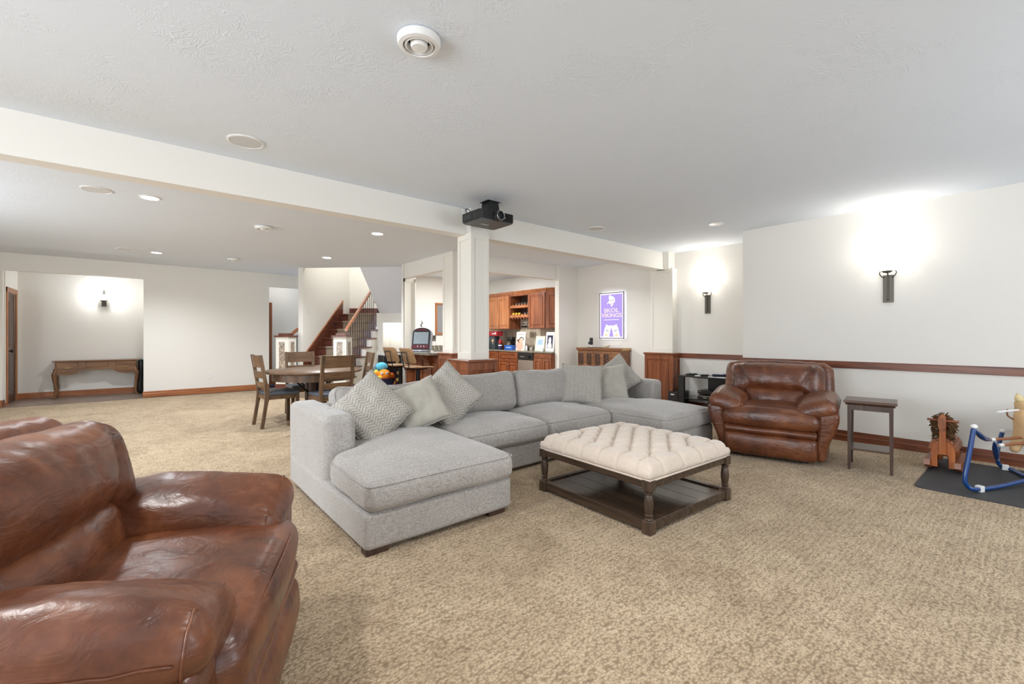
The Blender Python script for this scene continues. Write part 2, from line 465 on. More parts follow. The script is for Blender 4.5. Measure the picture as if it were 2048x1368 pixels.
# walls out of the picture, with assumed windows that carry the added fill light
def window_wall(name, x0, x1, y0, y1, holes, axis):
    a0, a1 = (x0, x1) if axis == 0 else (y0, y1)
    cuts = [a0] + [v for h in holes for v in h] + [a1]
    for k in range(0, len(cuts) - 1):
        a, c = cuts[k], cuts[k + 1]
        spans = [(0, H)] if k % 2 == 0 else [(0, .75), (2.30, H)]
        for z0, z1 in spans:
            sbox(name, 'wall', *((a, c, y0, y1) if axis == 0 else (x0, x1, a, c)), z0, z1)
    for n, (a, c) in enumerate(holes):
        wn = bpy.data.objects.new('window', None); COL.objects.link(wn); wn['kind'] = 'structure'
        m = (a + c) / 2
        for nm, lo, hi, z0, z1, t in (('window_frame', a, a + .06, .75, 2.3, .05), ('window_frame', c - .06, c, .75, 2.3, .05), ('window_frame', m - .03, m + .03, .75, 2.3, .05),
                                      ('window_frame', a, c, 2.24, 2.3, .05), ('window_sill', a - .05, c + .05, .72, .76, .09), ('pane', a, c, .76, 2.24, .003)):
            mid = ((y0 + y1) / 2 if axis == 0 else (x0 + x1) / 2) - .03
            bx = (lo, hi, mid - t, mid + t, z0, z1) if axis == 0 else (mid - t, mid + t, lo, hi, z0, z1)
            B().box(*bx).build(nm, M['glass'] if nm == 'pane' else M['white'], wn)
window_wall('wall_near', -3.6, 6.5, -2.6, -2.4, [(-.5, 1.7), (2.9, 5.1)], 0)
window_wall('wall_left', -3.6, -3.4, -2.6, 13.1, [(0, 2.4), (5.5, 7.7)], 1)

# beam, bar headers
sbox('ceiling_beam', 'wall', -3.4, 7.18, YB, YB2, ZB, H)
sbox('trim_1', 'wall', 4.137, 4.26, 6.89, 8.40, 2.445, H)          # header over the bar counter
sbox('trim_2', 'wall', 4.47, 6.722, 6.587, 6.71, 2.45, H)          # header over the bar entry

# panelled posts
def panel_face(bm_, ax, at, a0, a1, z0, z1, out, w=.045, d=.012):
    """raised stiles and rails around a sunken field on the face of a post"""
    def bx(p0, p1, q0, q1):
        lo, hi = sorted((at, at + out * d))
        if ax == 0: bm_.box(lo, hi, p0, p1, q0, q1, .002)
        else: bm_.box(p0, p1, lo, hi, q0, q1, .002)
    bx(a0, a0 + w, z0, z1); bx(a1 - w, a1, z0, z1); bx(a0 + w, a1 - w, z1 - w * 1.6, z1); bx(a0 + w, a1 - w, z0, z0 + w * 1.9)
def post(x0, x1, y0, y1, z0, z1, name='pillar'):
    p = bpy.data.objects.new(name, None); COL.objects.link(p); p['kind'] = 'structure'
    d = .012
    B().box(x0 + d, x1 - d, y0 + d, y1 - d, z0, z1).build('shaft', 'white', p)
    for ax, at, a0, a1, out in ((0, x0 + d, y0 + .0012, y1 - .0012, -1), (0, x1 - d, y0 + .0012, y1 - .0012, 1), (1, y0 + d, x0 + .0012, x1 - .0012, -1), (1, y1 - d, x0 + .0012, x1 - .0012, 1)):
        f = B(); panel_face(f, ax, at, a0, a1, z0, z1, out); f.build('panel_moulding', 'white', p)
    return p
def pedestal(x0, x1, y0, y1, z1, parent):
    """cherry panelled base under a post"""
    d = .014
    B().box(x0 + d, x1 - d, y0 + d, y1 - d, 0, z1 - .03).build('pedestal', 'cherryz', parent)
    B().box(x0 - .018, x1 + .018, y0 - .018, y1 + .018, z1 - .03, z1, .006).build('pedestal_cap', 'cherryx', parent)
    for ax, at, a0, a1, out in ((0, x0 + d, y0 + .0012, y1 - .0012, -1), (0, x1 - d, y0 + .0012, y1 - .0012, 1), (1, y0 + d, x0 + .0012, x1 - .0012, -1), (1, y1 - d, x0 + .0012, x1 - .0012, 1)):
        f = B(); panel_face(f, ax, at, a0, a1, .0, z1 - .03, out, .055, d); f.build('pedestal_frame', 'cherryz', parent)
        f = B()
        lo, hi = sorted((at, at + out * .008))
        q0, q1 = a0 + .085, a1 - .085
        if q1 - q0 > .05:
            f.box(*((lo, hi, q0, q1) if ax == 0 else (q0, q1, lo, hi)), .16, z1 - .16, .005); f.build('pedestal_panel', 'cherryz', parent)
p = post(2.892, 3.150, 4.19, 4.474, .985, 2.455)
pedestal(2.80, 3.213, 4.105, 4.52, .99, p)
B().box(2.905, 3.137, 4.215, 4.46, 2.455, H).build('collar', 'wall', p)
p = post(4.137, 4.47, 6.56, 6.89, .955, H)
pedestal(4.08, 4.53, 6.50, 6.95, .96, p)
p = post(4.137, 4.385, 8.40, 8.43, .05, 2.445)
# pilaster where the beam meets the recessed wall
p = post(7.16, 7.32, 4.16, 4.60, .955, 2.46)
B().box(7.10, XN, 4.20, 4.56, 2.44, H).build('collar', 'white', p)
pedestal(7.06, 7.34, 4.10, 4.66, .96, p)

# baseboards: stepped cherry moulding
def base_profile(t=1): return [(0, 0), (.018, 0), (.018, .068), (.010, .078), (.010, .118), (.006, .124), (0, .124)]
def baseboard(name, p0, p1, nrm):
    bm_ = B(); pr = base_profile()
    p0, p1, nrm = Vector(p0), Vector(p1), Vector(nrm)
    A = [bm_.b.verts.new((p0.x + nrm.x * a, p0.y + nrm.y * a, z)) for a, z in pr]
    C = [bm_.b.verts.new((p1.x + nrm.x * a, p1.y + nrm.y * a, z)) for a, z in pr]
    fs = [bm_.b.faces.new((A[i], A[(i + 1) % 7], C[(i + 1) % 7], C[i])) for i in range(7)] + [bm_.b.faces.new(A[::-1]), bm_.b.faces.new(C)]
    bmesh.ops.recalc_face_normals(bm_.b, faces=fs)
    return struct(bm_.build(name, 'cherry' if abs(p1.y - p0.y) > abs(p1.x - p0.x) else 'oakx'))  # cross runs take a lighter wood, standing in for brighter far light
baseboard('baseboard_right', (XR, -2.4), (XR, YS + .01), (-1, 0))
baseboard('baseboard_recess', (XN, YS), (XN, 4.10), (-1, 0))
baseboard('baseboard_passage', (XN, 4.66), (XN, 6.5), (-1, 0))
baseboard('baseboard_partition', (6.722, 6.5), (XN, 6.5), (0, -1))
baseboard('baseboard_far', (.012, YK), (2.315, YK), (0, -1))
baseboard('baseboard_far', (-3.4, YK), (-1.89, YK), (0, -1))
baseboard('baseboard_far', (-1.885, YK - .018), (-1.885, YK + .1), (1, 0))
baseboard('baseboard_alcove', (-1.88, 12.95), (.024, 12.95), (0, -1))
baseboard('baseboard_hall', (2.2, 12.95), (3.3, 12.95), (0, -1))
# chair rail
struct(B().box(XR - .022, XR, -2.4, YS + .022, .875, .955, .004).box(XR - .03, XR, -2.4, YS + .03, .948, .958, .003).build('trim_3', 'cherry'))
struct(B().box(XN - .022, XN, YS, 4.12, .875, .955, .004).box(XN - .03, XN, YS, 4.12, .948, .958, .003).build('trim_4', 'cherry'))
# alcove door: jamb casing and dark slab ajar
d = bpy.data.objects.new('door_1', None); COL.objects.link(d); d['kind'] = 'structure'
B().box(-1.885, -1.862, 11.96, 12.05, 0, 2.15, .003).build('casing', 'oakz', d)
B().box(-1.885, -1.862, 12.74, 12.83, 0, 2.15, .003).build('casing', 'oakz', d)
B().box(-1.885, -1.860, 11.96, 12.83, 2.06, 2.15, .003).build('casing', 'oakz', d)
sl = B().box(-1.93, -1.892, 12.14, 12.745, .01, 2.055, .002).build('slab', 'darkwood', d)
for z0, z1 in ((.25, .95), (1.05, 1.9)):
    B().box(-1.895, -1.886, 12.24, 12.64, z0, z1, .006).build('slab_panel', 'darkwood', sl)
B().lathe([(.012, 0), (.012, .03), (.028, .035), (.028, .06), (0, .066)], n=12, mat=RM(0, 90, 0, (-1.892, 12.20, .98))).build('door_knob', 'blackm', sl)
# hall door casing beyond the second opening
struct(B().box(2.50, 2.615, 12.925, 12.95, 0, 2.13, .003).box(2.50, 2.615, 12.915, 12.925, 0, .12).build('trim_5', 'cherryz'))
sbox('wall_side_room', 'wall', -2.6, -2.5, 11.9, 13.0, 0, H)
light('side_room_fill', 'POINT', (-2.25, 12.35, 2.2), 10, (1, .98, .95), size=.06)  # added point light so the side room wall is not dark
light('hall_fill', 'POINT', (2.75, 12.35, 2.5), 5, (1, .97, .92), size=.08)  # added fill without a fixture, brightens the hall
tag(B().box(2.42, 2.95, 12.1, 12.5, -.004, .03, .006).build('door_mat', 'navy'), 'dark navy mat on the hall floor beyond the second doorway', 'mat')
# ------------------------------------------------------------------ sectional sofa
def sst(a, b, x):
    t = max(0, min(1, (x - a) / (b - a))); return t * t * (3 - 2 * t)
so = thing('sectional_sofa', 'grey fabric U-shaped sectional sofa with a chaise at each end', 'sofa', (0, 0, 0))
def wob(a, s, seed=0.0): return lambda x, y, z, u, v, w_: (a * nz(x + seed, y, z, s), a * nz(x, y + 9 + seed, z, s), a * nz(x, y, z + 5 + seed, s))
def frame_soft(name, x0, x1, y0, y1, z0, z1, r=.035, n=(6, 8, 3), seed=0):
    return B().soft(((x0 + x1) / 2, (y0 + y1) / 2, (z0 + z1) / 2), (x1 - x0, y1 - y0, z1 - z0), r, 4, n, wob(.006, 3, seed)).build(name, 'grey', so, 180)
frame_soft('chaise_base', .965, 2.05, 2.45, 4.12, .032, .252, .035, seed=1)
frame_soft('seat_base', 2.05, 4.05, 3.13, 4.15, .032, .252, .03, seed=2)
frame_soft('chaise_base', 4.05, 5.12, 2.45, 4.12, .032, .252, .035, seed=3)
frame_soft('back_frame', .985, 5.26, 4.0, 4.18, .04, .66, .05, (14, 3, 5), 4)
frame_soft('arm', .978, 1.205, 3.20, 4.19, .04, .70, .055, (3, 8, 6), 5)
frame_soft('arm', 5.045, 5.27, 3.20, 4.19, .04, .69, .055, (3, 8, 6), 6)
for x, y in ((1.02, 2.52), (1.90, 2.52), (2.3, 3.2), (3.8, 3.2), (4.12, 2.52), (5.0, 2.52), (1.05, 4.1), (5.1, 4.1)):
    B().box(x - .04, x + .10, y - .05, y + .03, 0, .05, .004).build('foot', 'darkwood', so)
def seat_cushion(x0, x1, y0, y1, notch=0, seed=0, crown=.075):
    cx, cy = (x0 + x1) / 2, (y0 + y1) / 2; z0, z1 = .25, .425
    def fn(x, y, z, u, v, w_):
        t = (w_ + 1) / 2
        dz = t * crown * (1 - u * u) ** .6 * (1 - min(1, abs(v)) ** 2.4) ** .7 if abs(u) < 1 and abs(v) < 1 else 0
        dz += .008 * nz(x + seed, y, z, 5) + .004 * nz(x + seed, y, z, 14)
        dx = dy = 0
        if notch:
            k = sst(3.08, 3.24, y + cy) * .225
            dx = k * (1 - notch * u) / 2 * notch
        bul = .016 * (1 - w_ * w_)
        if abs(u) > .985: dx += bul * (1 if u > 0 else -1) * .7
        if abs(v) > .985: dy += bul * (1 if v > 0 else -1)
        return (dx, dy, dz)
    c = B().soft((cx, cy, (z0 + z1) / 2), (x1 - x0, y1 - y0, z1 - z0), .05, 4, (14, 18, 3), fn).build('seat_cushion', 'grey', so, 180)
    p = B()
    zz = z1 - .018
    def edge(x, y):
        k = sst(3.08, 3.24, y) * .225
        if notch: 
            u = (x - cx) / ((x1 - x0) / 2); x = x + k * (1 - notch * u) / 2 * notch
        return (x, y, zz + .006 * nz(x + seed, y, 0, 5))
    e = .004
    path = [edge(x0 - e, y1 - .1 - (y1 - .1 - y0 - .04) * i / 12) for i in range(13)] + [edge(x0 + .012, y0 + .012)] + [edge(x0 + .04 + (x1 - x0 - .08) * i / 12, y0 - e) for i in range(13)] + [edge(x1 - .012, y0 + .012)] + [edge(x1 + e, y0 + .04 + (y1 - .1 - y0 - .04) * i / 12) for i in range(13)]
    p.tube(path, .0035, 6).build('piping', 'grey', c, 180)
seat_cushion(.975, 2.045, 2.425, 3.95, 1, 1)
seat_cushion(2.055, 3.065, 3.09, 3.92, 0, 2, .07)
seat_cushion(3.075, 4.045, 3.09, 3.92, 0, 3, .07)
seat_cushion(4.055, 5.115, 2.425, 3.95, -1, 4)
def back_cushion(x0, x1, ztop, seed, lean=14, yb=3.97):
    hh = ztop - .45
    def fn(x, y, z, u, v, w_):
        f = (1 - u * u) * (1 - w_ * w_) if abs(u) < 1 and abs(w_) < 1 else 0
        dy = -.05 * f if v < 0 else .02 * f
        cr = .012 * nz(x * 3 + seed, y, z * 1.2, 4) * (1 if w_ > 0 else .6) + .006 * nz(x * 6 + seed, y, z * 3, 6)
        dz = -.025 * (1 - u * u) * max(0, w_) + .014 * nz(x + seed, 0, 0, 4) * max(0, w_)
        return (.008 * nz(seed, y, z, 5), dy + cr, dz)
    m = RM(-lean, 0, 0, ((x0 + x1) / 2, yb - .12, .44 + hh / 2))
    c = B().soft((0, 0, 0), (x1 - x0, .23, hh), .085, 4, (14, 3, 10), fn, m).build('back_cushion', 'grey', so, 180)
    e = .03; hx, hz = (x1 - x0) / 2, hh / 2
    pts = []
    for a, b_ in (((-hx + e, -hz + .05), (-hx + .012, hz - .07)), ((-hx + .03, hz - .02), (hx - .03, hz - .02)), ((hx - .012, hz - .07), (hx - e, -hz + .05))):
        for i in range(9):
            t = i / 8; px, pz = a[0] + (b_[0] - a[0]) * t, a[1] + (b_[1] - a[1]) * t
            u = px / hx; pz += -.022 * (1 - u * u) * max(0, pz / hz)
            pts.append((px, -.085, pz))
    B().tube(pts, .0035, 6, mat=m).build('piping', 'grey', c, 180)
back_cushion(1.225, 2.16, .845, 1)
back_cushion(2.17, 3.205, .885, 2)
back_cushion(3.215, 4.19, .885, 3)
back_cushion(4.20, 5.04, .85, 4)

# ------------------------------------------------------------------ throw cushions
def throw(label, mat, size, thick, loc, face, tilt, roll, seed=0, pinch=.06):
    """face: compass heading the front looks to; tilt: lean back; roll: turn in its own plane"""
    n = 22; hs = size / 2; bm_ = B()
    g = {}
    for sd in (1, -1):
        for i in range(n + 1):
            for j in range(n + 1):
                u, v = -1 + 2 * i / n, -1 + 2 * j / n
                edge = i in (0, n) or j in (0, n)
                if edge and sd < 0: g[(sd, i, j)] = g[(1, i, j)]; continue
                px = u * hs * (1 - pinch * (1 - v * v)); py = v * hs * (1 - pinch * (1 - u * u))
                f = max(0, (1 - u ** 2) * (1 - v ** 2)) ** .42
                zz = thick / 2 * f
                wr = .022 * nz(u * 1.6 + seed, v * 1.6, sd * 3 + seed, 1.5) * f + .016 * nz(u * 4 + seed, v * 3 + seed, sd, 1.0) * f
                # radiating pulls near the corners
                zz += wr + .006 * sin(9 * (u - v) + seed) * f * abs(u * v)
                g[(sd, i, j)] = bm_.b.verts.new((px + .012 * nz(u + seed, v, 1, 2), py + .012 * nz(u, v + seed, 2, 2), sd * zz + .02 * (u * u - v * v) * .5))
    for sd in (1, -1):
        for i in range(n):
            for j in range(n):
                q = [g[(sd, i, j)], g[(sd, i + 1, j)], g[(sd, i + 1, j + 1)], g[(sd, i, j + 1)]]
                bm_.b.faces.new(q if sd > 0 else q[::-1])
    rim = [g[(1, i, 0)].co.copy() for i in range(n)] + [g[(1, n, j)].co.copy() for j in range(n)] + [g[(1, n - i, n)].co.copy() for i in range(n)] + [g[(1, 0, n - j)].co.copy() for j in range(n)]
    o = bm_.build('throw_cushion', mat, None, 180)
    a = rad(face); ct, st_ = cos(rad(tilt)), sin(rad(tilt))
    nn = Vector((sin(a) * ct, cos(a) * ct, st_)); up = Vector((-sin(a) * st_, -cos(a) * st_, ct)); xx = up.cross(nn)
    m = Matrix((xx, up, nn)).transposed()
    o.rotation_euler = (m @ Matrix.Rotation(rad(roll), 3, 'Z')).to_euler()
    o.location = loc
    B().tube(rim, .004, 6, True).build('seam', mat, o, 180)
    return tag(o, label, 'cushion', 'throw cushions on the grey sectional')
throw('chevron patterned throw cushion leaning in the corner beside the left sofa arm', 'herring', .50, .20, (1.42, 3.46, .665), 190, 26, 40, 1)
throw('plain pale grey throw cushion between two chevron cushions on the left chaise', 'velvet', .43, .18, (1.86, 3.50, .665), 205, 30, 22, 2)
throw('chevron patterned throw cushion standing on its corner, right of the plain left one', 'herring', .50, .19, (2.22, 3.60, .70), 200, 24, 42, 3)
throw('square chevron throw cushion standing flat against the back at the right chaise', 'herring', .50, .18, (4.12, 3.60, .675), 222, 22, -4, 4)
throw('plain pale grey throw cushion between two chevron cushions on the right chaise', 'velvet', .46, .18, (4.50, 3.50, .665), 235, 20, 8, 5)
throw('chevron throw cushion on its corner against the right sofa arm', 'herring', .48, .18, (4.82, 3.62, .72), 238, 24, 38, 6)

# ------------------------------------------------------------------ tufted ottoman
ot = thing('ottoman', 'cream tufted square ottoman on turned dark wood legs with a lower shelf', 'ottoman', (2.995, 2.09, 0), rad(-2.5))
def tuft():
    hx, hy = .505, .520; n = 112; z0, z1 = .345, .452
    px, py = .235, .165
    bx = [(-1.5 + k) * px for k in range(4)]; by = [(-2.5 + k) * py for k in range(6)]
    def buttons():
        L = [(x, y) for x in bx for y in by]
        L += [(bx[0] + px * (k + .5), by[0] + py * (j + .5)) for k in range(3) for j in range(5)]
        return L
    bt = buttons(); xe, ye = bx[-1], by[-1]
    def h(x, y):
        a, c = x / px + .5 * 1, y / py + .5
        p, q = (a + c), (a - c)
        d = lambda t: abs(t - round(t))
        inx, iny = sst(xe + .035, xe - .01, abs(x)) , sst(ye + .03, ye - .01, abs(y))
        ins = inx * iny
        fold = max(math.exp(-d(p) / .10), math.exp(-d(q) / .10)) * ins
        ox = (1 - inx) * iny * math.exp(-d(c) * py / .012)
        oy = (1 - iny) * inx * math.exp(-d(a) * px / .012)
        r = min(sqrt((x - q0) ** 2 + (y - q1) ** 2) for q0, q1 in bt)
        edge = 1 - max(0, (abs(x) / hx) ** 8, (abs(y) / hy) ** 8)
        crown = .022 * (1 - (x / hx) ** 4) * (1 - (y / hy) ** 4)
        return crown - .034 * fold - .036 * math.exp(-(r / .026) ** 2) - .026 * max(ox, oy) + .003 * nz(x, y, 0, 22)
    b = B(); V = {}
    R = .055
    for i in range(n + 1):
        for j in range(n + 1):
            x, y = -hx + 2 * hx * i / n, -hy + 2 * hy * j / n
            ix, iy = max(-hx + R, min(hx - R, x)), max(-hy + R, min(hy - R, y))
            d = min(1, sqrt((x - ix) ** 2 + (y - iy) ** 2) / R)
            V[i, j] = b.b.verts.new((x, y, z1 + h(x, y) - R * (1 - sqrt(max(0, 1 - d * d)))*.9))
    for i in range(n):
        for j in range(n): b.b.faces.new((V[i, j], V[i + 1, j], V[i + 1, j + 1], V[i, j + 1]))
    ring = [(i, 0) for i in range(n)] + [(n, j) for j in range(n)] + [(n - i, n) for i in range(n)] + [(0, n - j) for j in range(n)]
    prev = [V[k] for k in ring]
    for t, outw in ((.25, .006), (.55, .008), (.8, .004), (1.0, -.006)):
        cur = []
        for k in ring:
            v = V[k].co; zz = v.z + (z0 - v.z) * t
            sx = outw if k[0] == n else -outw if k[0] == 0 else 0
            sy = outw if k[1] == n else -outw if k[1] == 0 else 0
            c = v.y / py + .5 if k[0] in (0, n) else v.x / px + .5
            cr = math.exp(-abs(c - round(c)) * .2 / .012) * .016 * (1 - t) if min(abs(abs(v.x) - hx), abs(abs(v.y) - hy)) < .01 else 0
            pl = .003 * sin(v.x * 190 + v.y * 190) * (1 - abs(2 * t - 1))
            sx -= (cr + pl) * (1 if k[0] == n else -1 if k[0] == 0 else 0); sy -= (cr + pl) * (1 if k[1] == n else -1 if k[1] == 0 else 0)
            cur.append(b.b.verts.new((v.x + sx, v.y + sy, zz)))
        m = len(ring)
        for a in range(m): b.b.faces.new((prev[(a + 1) % m], prev[a], cur[a], cur[(a + 1) % m]))
        prev = cur
    b.b.faces.new(prev)
    bmesh.ops.recalc_face_normals(b.b, faces=b.b.faces[:])
    o = b.build('tufted_cushion', 'linen', ot, 180)
    me = None
    for x, y in bt:
        if me is None:
            bb = B().ball((0, 0, 0), (.013, .013, .008), 10).build('button', 'linen', o, 180, (x, y, z1 + h(x, y) + .004)); me = bb
        else:
            c = me.copy(); COL.objects.link(c); c.location = (x, y, z1 + h(x, y) + .004)
    e = .004
    B().tube([(-hx - e, -hy - e, z0 - .002), (hx + e, -hy - e, z0 - .002), (hx + e, hy + e, z0 - .002), (-hx - e, hy + e, z0 - .002)], .007, 6, True).build('welt', 'linen', o, 180)
tuft()
a_, c_ = .485, .50
for y in (-c_, c_): B().box(-a_, a_, y - .018, y + .018, .288, .343, .003).build('apron', 'ottowoodx', ot)
for x in (-a_, a_): B().box(x - .018, x + .018, -c_, c_, .288, .343, .003).build('apron', 'ottowoodx', ot)
leg = None
for sx in (-1, 1):
    for sy in (-1, 1):
        if leg is None:
            q = B(); q.box(-.034, .034, -.034, .034, 0, .088, .006).box(-.032, .032, -.032, .032, .275, .345, .004)
            q.lathe([(.026, .086), (.03, .093), (.024, .099), (.019, .103), (.026, .112), (.028, .120), (.020, .126), (.024, .135), (.029, .17), (.030, .20), (.026, .235), (.020, .25), (.026, .258), (.026, .266), (.018, .272), (.022, .278)], n=20)
            leg = q.build('leg', 'ottowood', ot, 35)
        else:
            l2 = leg.copy(); COL.objects.link(l2); leg_ = l2
        (leg if (sx, sy) == (-1, -1) else leg_).location = (sx * a_, sy * c_, 0)
for nm, bx in (('shelf_rail', (-a_, a_, -c_ - .022, -c_ + .02)), ('shelf_rail', (-a_, a_, c_ - .02, c_ + .022)), ('shelf_rail', (-a_ - .022, -a_ + .02, -c_, c_)), ('shelf_rail', (a_ - .02, a_ + .022, -c_, c_))):
    B().box(*bx, .018, .082, .003).build(nm, 'ottowoodx', ot)
for k in range(6):
    x0 = -a_ + .02 + k * (2 * a_ - .04) / 6
    B().box(x0 + .0008, x0 + (2 * a_ - .04) / 6 - .0008, -c_ + .02, c_ - .02, .05, .07, .0015).build('shelf_board', 'ottowoodx', ot)

# ------------------------------------------------------------------ leather recliners
def make_recliner(label, loc, rz):
    t = thing('recliner', label, 'armchair', loc, rz, 'brown leather recliners')
    L = 'leather'
    def soft(name, c, size, r, n, fn, par=t, m=None, seg=5): return B().soft(c, size, r, seg, n, fn, m).build(name, L, par, 180)
    def wr(x, y, z, a=.008, s=7): return a * nz(x, y, z, s)
    for sg in (-1, 1):
        def fn(x, y, z, u, v, w_):
            zz = z + .285
            fl = .09 * sst(.10, .52, zz) - .02 * sst(.45, .58, zz)
            fl -= .03 * sst(.1, .45, -y) * (1 - sst(.1, .4, zz))
            return (sg * fl * (1 if u * sg > 0 else .25), -.02 * sst(-.9, .6, w_) * (1 if v < 0 else 0) + wr(x, y, z, .004), 0)
        soft('arm_panel', (sg * .445, .015, .285), (.11, .80, .50), .045, (3, 10, 8), fn)
        def fp(x, y, z, u, v, w_):
            f = (1 - u * u) * (1 - v * v) if abs(u) < 1 and abs(v) < 1 else 0
            ends = abs(v) ** 4
            dz = (.045 * f if w_ > 0 else -.012 * f) + .018 * (1 - v * v) * (1 if w_ > 0 else 0) - .012 * sst(.2, 1, v)
            gat = .007 * sin(u * 26 + 3 * w_) * sst(.55, .95, -v) * (1 if w_ > -.2 else .3)
            return (u * .012 * (1 - ends), wr(x, y, z, .004), dz + gat + .008 * nz(x * 1.5, y, z, 9) + .004 * nz(x, y * 2, z, 22))
        m = RM(4, -sg * 17, -sg * 3, (sg * .415, -.065, .548))
        pad = soft('arm_pad', (0, 0, 0), (.33, .70, .155), .072, (10, 18, 4), fp, t, m)
        # seams: round the front cap of the pad and along its outer side, laid on the padded surface
        hx, hy, hz, rr = .165, .35, .0775, .072
        def onpad(x, y, z, k=1.012):
            d = fp(x, y, z, x / hx, y / hy, z / hz); return ((x + d[0]) * k, y + d[1], (z + d[2]) * k)
        ring = []
        q = sqrt(1 - ((.305 - (hy - rr)) / rr) ** 2) * rr
        for i in range(40):
            a = 2 * pi * i / 40; cx, cz = (hx - rr) * (1 if cos(a) > 0 else -1), (hz - rr) * (1 if sin(a) > 0 else -1)
            ring.append(onpad(cx + q * cos(a), -.305, cz + q * sin(a)))
        B().tube(ring, .0035, 6, True, m).build('seam', L, pad, 180)
        B().tube([onpad(sg * hx, -.29 + .56 * i / 20, -.012) for i in range(21)], .0035, 6, mat=m).build('seam', L, pad, 180)
    def fpanel(x, y, z, u, v, w_): return (0, -.022 * (1 - w_ * w_) * (1 if v < 0 else 0) + wr(x, y, z, .005), wr(x, y, z, .004, 4))
    soft('footrest_panel', (0, -.385, .152), (.82, .12, .235), .05, (14, 2, 5), fpanel)
    soft('front_band', (0, -.375, .298), (.82, .12, .085), .036, (14, 2, 2), fpanel)
    soft('chassis', (0, .03, .20), (.80, .74, .24), .03, (6, 6, 3), lambda x, y, z, u, v, w_: (0, 0, 0))
    def fseat(x, y, z, u, v, w_):
        t1 = (w_ + 1) / 2
        f = (1 - u * u) if abs(u) < 1 else 0
        dz = t1 * (.055 * max(0, f) ** .8 + .03 * sst(-1, -.2, v) - .02 * sst(.2, 1, v))
        side = .015 * sst(.3, 1, abs(u))
        dz += .006 * nz(x * 2, y, z, 8) + .003 * nz(x, y * 3, z, 18)
        return (.012 * u * (1 - sst(-.6, .2, v)), (-.035 * (1 - u * u) if v < 0 else 0) * (1 - .3 * t1), dz)
    seat = soft('seat_cushion', (0, -.10, .405), (.85, .70, .15), .068, (16, 16, 3), fseat)
    pts = []
    for i in range(25):
        u = -1 + 2 * i / 24; x = u * .405
        pts.append((x, -.434 - .030 * (1 - u * u) + .03 * u ** 8, .453 + .052 * max(0, 1 - u * u) ** .8))
    B().tube(pts, .0035, 6).build('seam', L, seat, 180)
    def fshell(x, y, z, u, v, w_): return (.02 * (1 - w_ * w_) * u, wr(x, y, z, .006), .008 * nz(x, y, z, 5) - .02 * u * u * (w_ > 0) + .005 * sin(x * 60) * (w_ > .8))
    m = RM(-13, 0, 0, (0, .40, .60))
    sh = soft('back_shell', (0, 0, 0), (1.06, .19, .76), .085, (16, 3, 12), fshell, t, m)
    m2 = RM(-14, 0, 0, (0, .275, .775))
    def fpil(x, y, z, u, v, w_):
        au = abs(u)
        f = (1 - u * u) * (1 - w_ * w_) if au < 1 and abs(w_) < 1 else 0
        lob = sst(.50, .80, au)
        dy = -.075 * max(0, f) ** .8 if v < 0 else 0
        dz = -.075 * lob * max(0, -w_) + .01 * (1 - u * u) * max(0, w_)
        # welt lines that run from the top corners to the lumbar joint
        line = .50 + .36 * max(0, (w_ + 1) / 2) ** 1.5
        cr = math.exp(-((au - line) / .045) ** 2)
        if v < 0:
            dy += .020 * cr
            dy += .011 * nz(x * 7, z * 1.6, 1.7, 2.2) * (.4 + abs(w_)) + .009 * sin(x * 46 + 5 * nz(x, z, 0, 5)) * sst(.1, .9, -w_) * .5 + .006 * sin(x * 70 + 4 * nz(x, z, 3, 6)) * sst(.4, 1, w_)
        return (0, dy, dz + .006 * nz(x, y, z, 9))
    pil = soft('head_cushion', (0, 0, 0), (.93, .22, .335), .095, (30, 3, 14), fpil, t, m2)
    for sg in (-1, 1):
        pts = []
        for i in range(15):
            w_ = -.95 + 1.85 * i / 14; u = .50 + .36 * max(0, (w_ + 1) / 2) ** 1.5
            f = max(0, (1 - u * u) * (1 - w_ * w_)); flat = .095 * (1 - sqrt(max(0, 1 - max(0, (abs(w_) * .1675 - .0725) / .095) ** 2)))
            pts.append((sg * u * .465, -.11 - .075 * max(0, f) ** .8 + .016 + flat, w_ * .1675))
        B().tube(pts, .003, 6, mat=m2).build('seam', L, pil, 180)
    m3 = RM(-12, 0, 0, (0, .205, .555))
    def flum(x, y, z, u, v, w_):
        f = (1 - u * u) * (1 - w_ * w_) if abs(u) < 1 and abs(w_) < 1 else 0
        return (0, (-.05 * f if v < 0 else 0) + .007 * nz(x * 3, y, z, 7), .004 * nz(x, y, z, 9))
    soft('lumbar_cushion', (0, 0, 0), (.62, .20, .26), .075, (14, 3, 8), flum, t, m3)
    for x, y in ((-.30, -.28), (.30, -.28), (-.30, .3), (.30, .3)):
        B().box(x - .03, x + .03, y - .03, y + .03, 0, .09, .004).build('foot', 'black', t)
    return t
rc = make_recliner('brown leather recliner standing by the right wall next to the small side table', (5.27, 1.875, 0), -rad(76))
dup(rc, (-.06, 1.85, 0), rad(67), 'large brown leather recliner with plump arms seen close up, cut by the frame edge')
# ------------------------------------------------------------------ staircase (own frame: u along, v across, z up)
def UB(*boxes, bev=0):
    b = B()
    for q in boxes: b.box(*q, bev, 1, SM)
    return b
def ubuild(b, name, mat, parent=None, smooth=None):
    bmesh.ops.recalc_face_normals(b.b, faces=b.b.faces[:])
    return b.build(name, mat, parent, smooth)
M['woodu'] = wood('stair_wood', (74, 36, 24), (116, 62, 42), .35, 1, 1, .2)
M['rail'] = wood('stair_rail_wood', (128, 72, 44), (176, 114, 74), .32, 0, .6, .2)
M['runner'] = plain('stair_runner', (150, 134, 116), .95, 0, .4, 220)
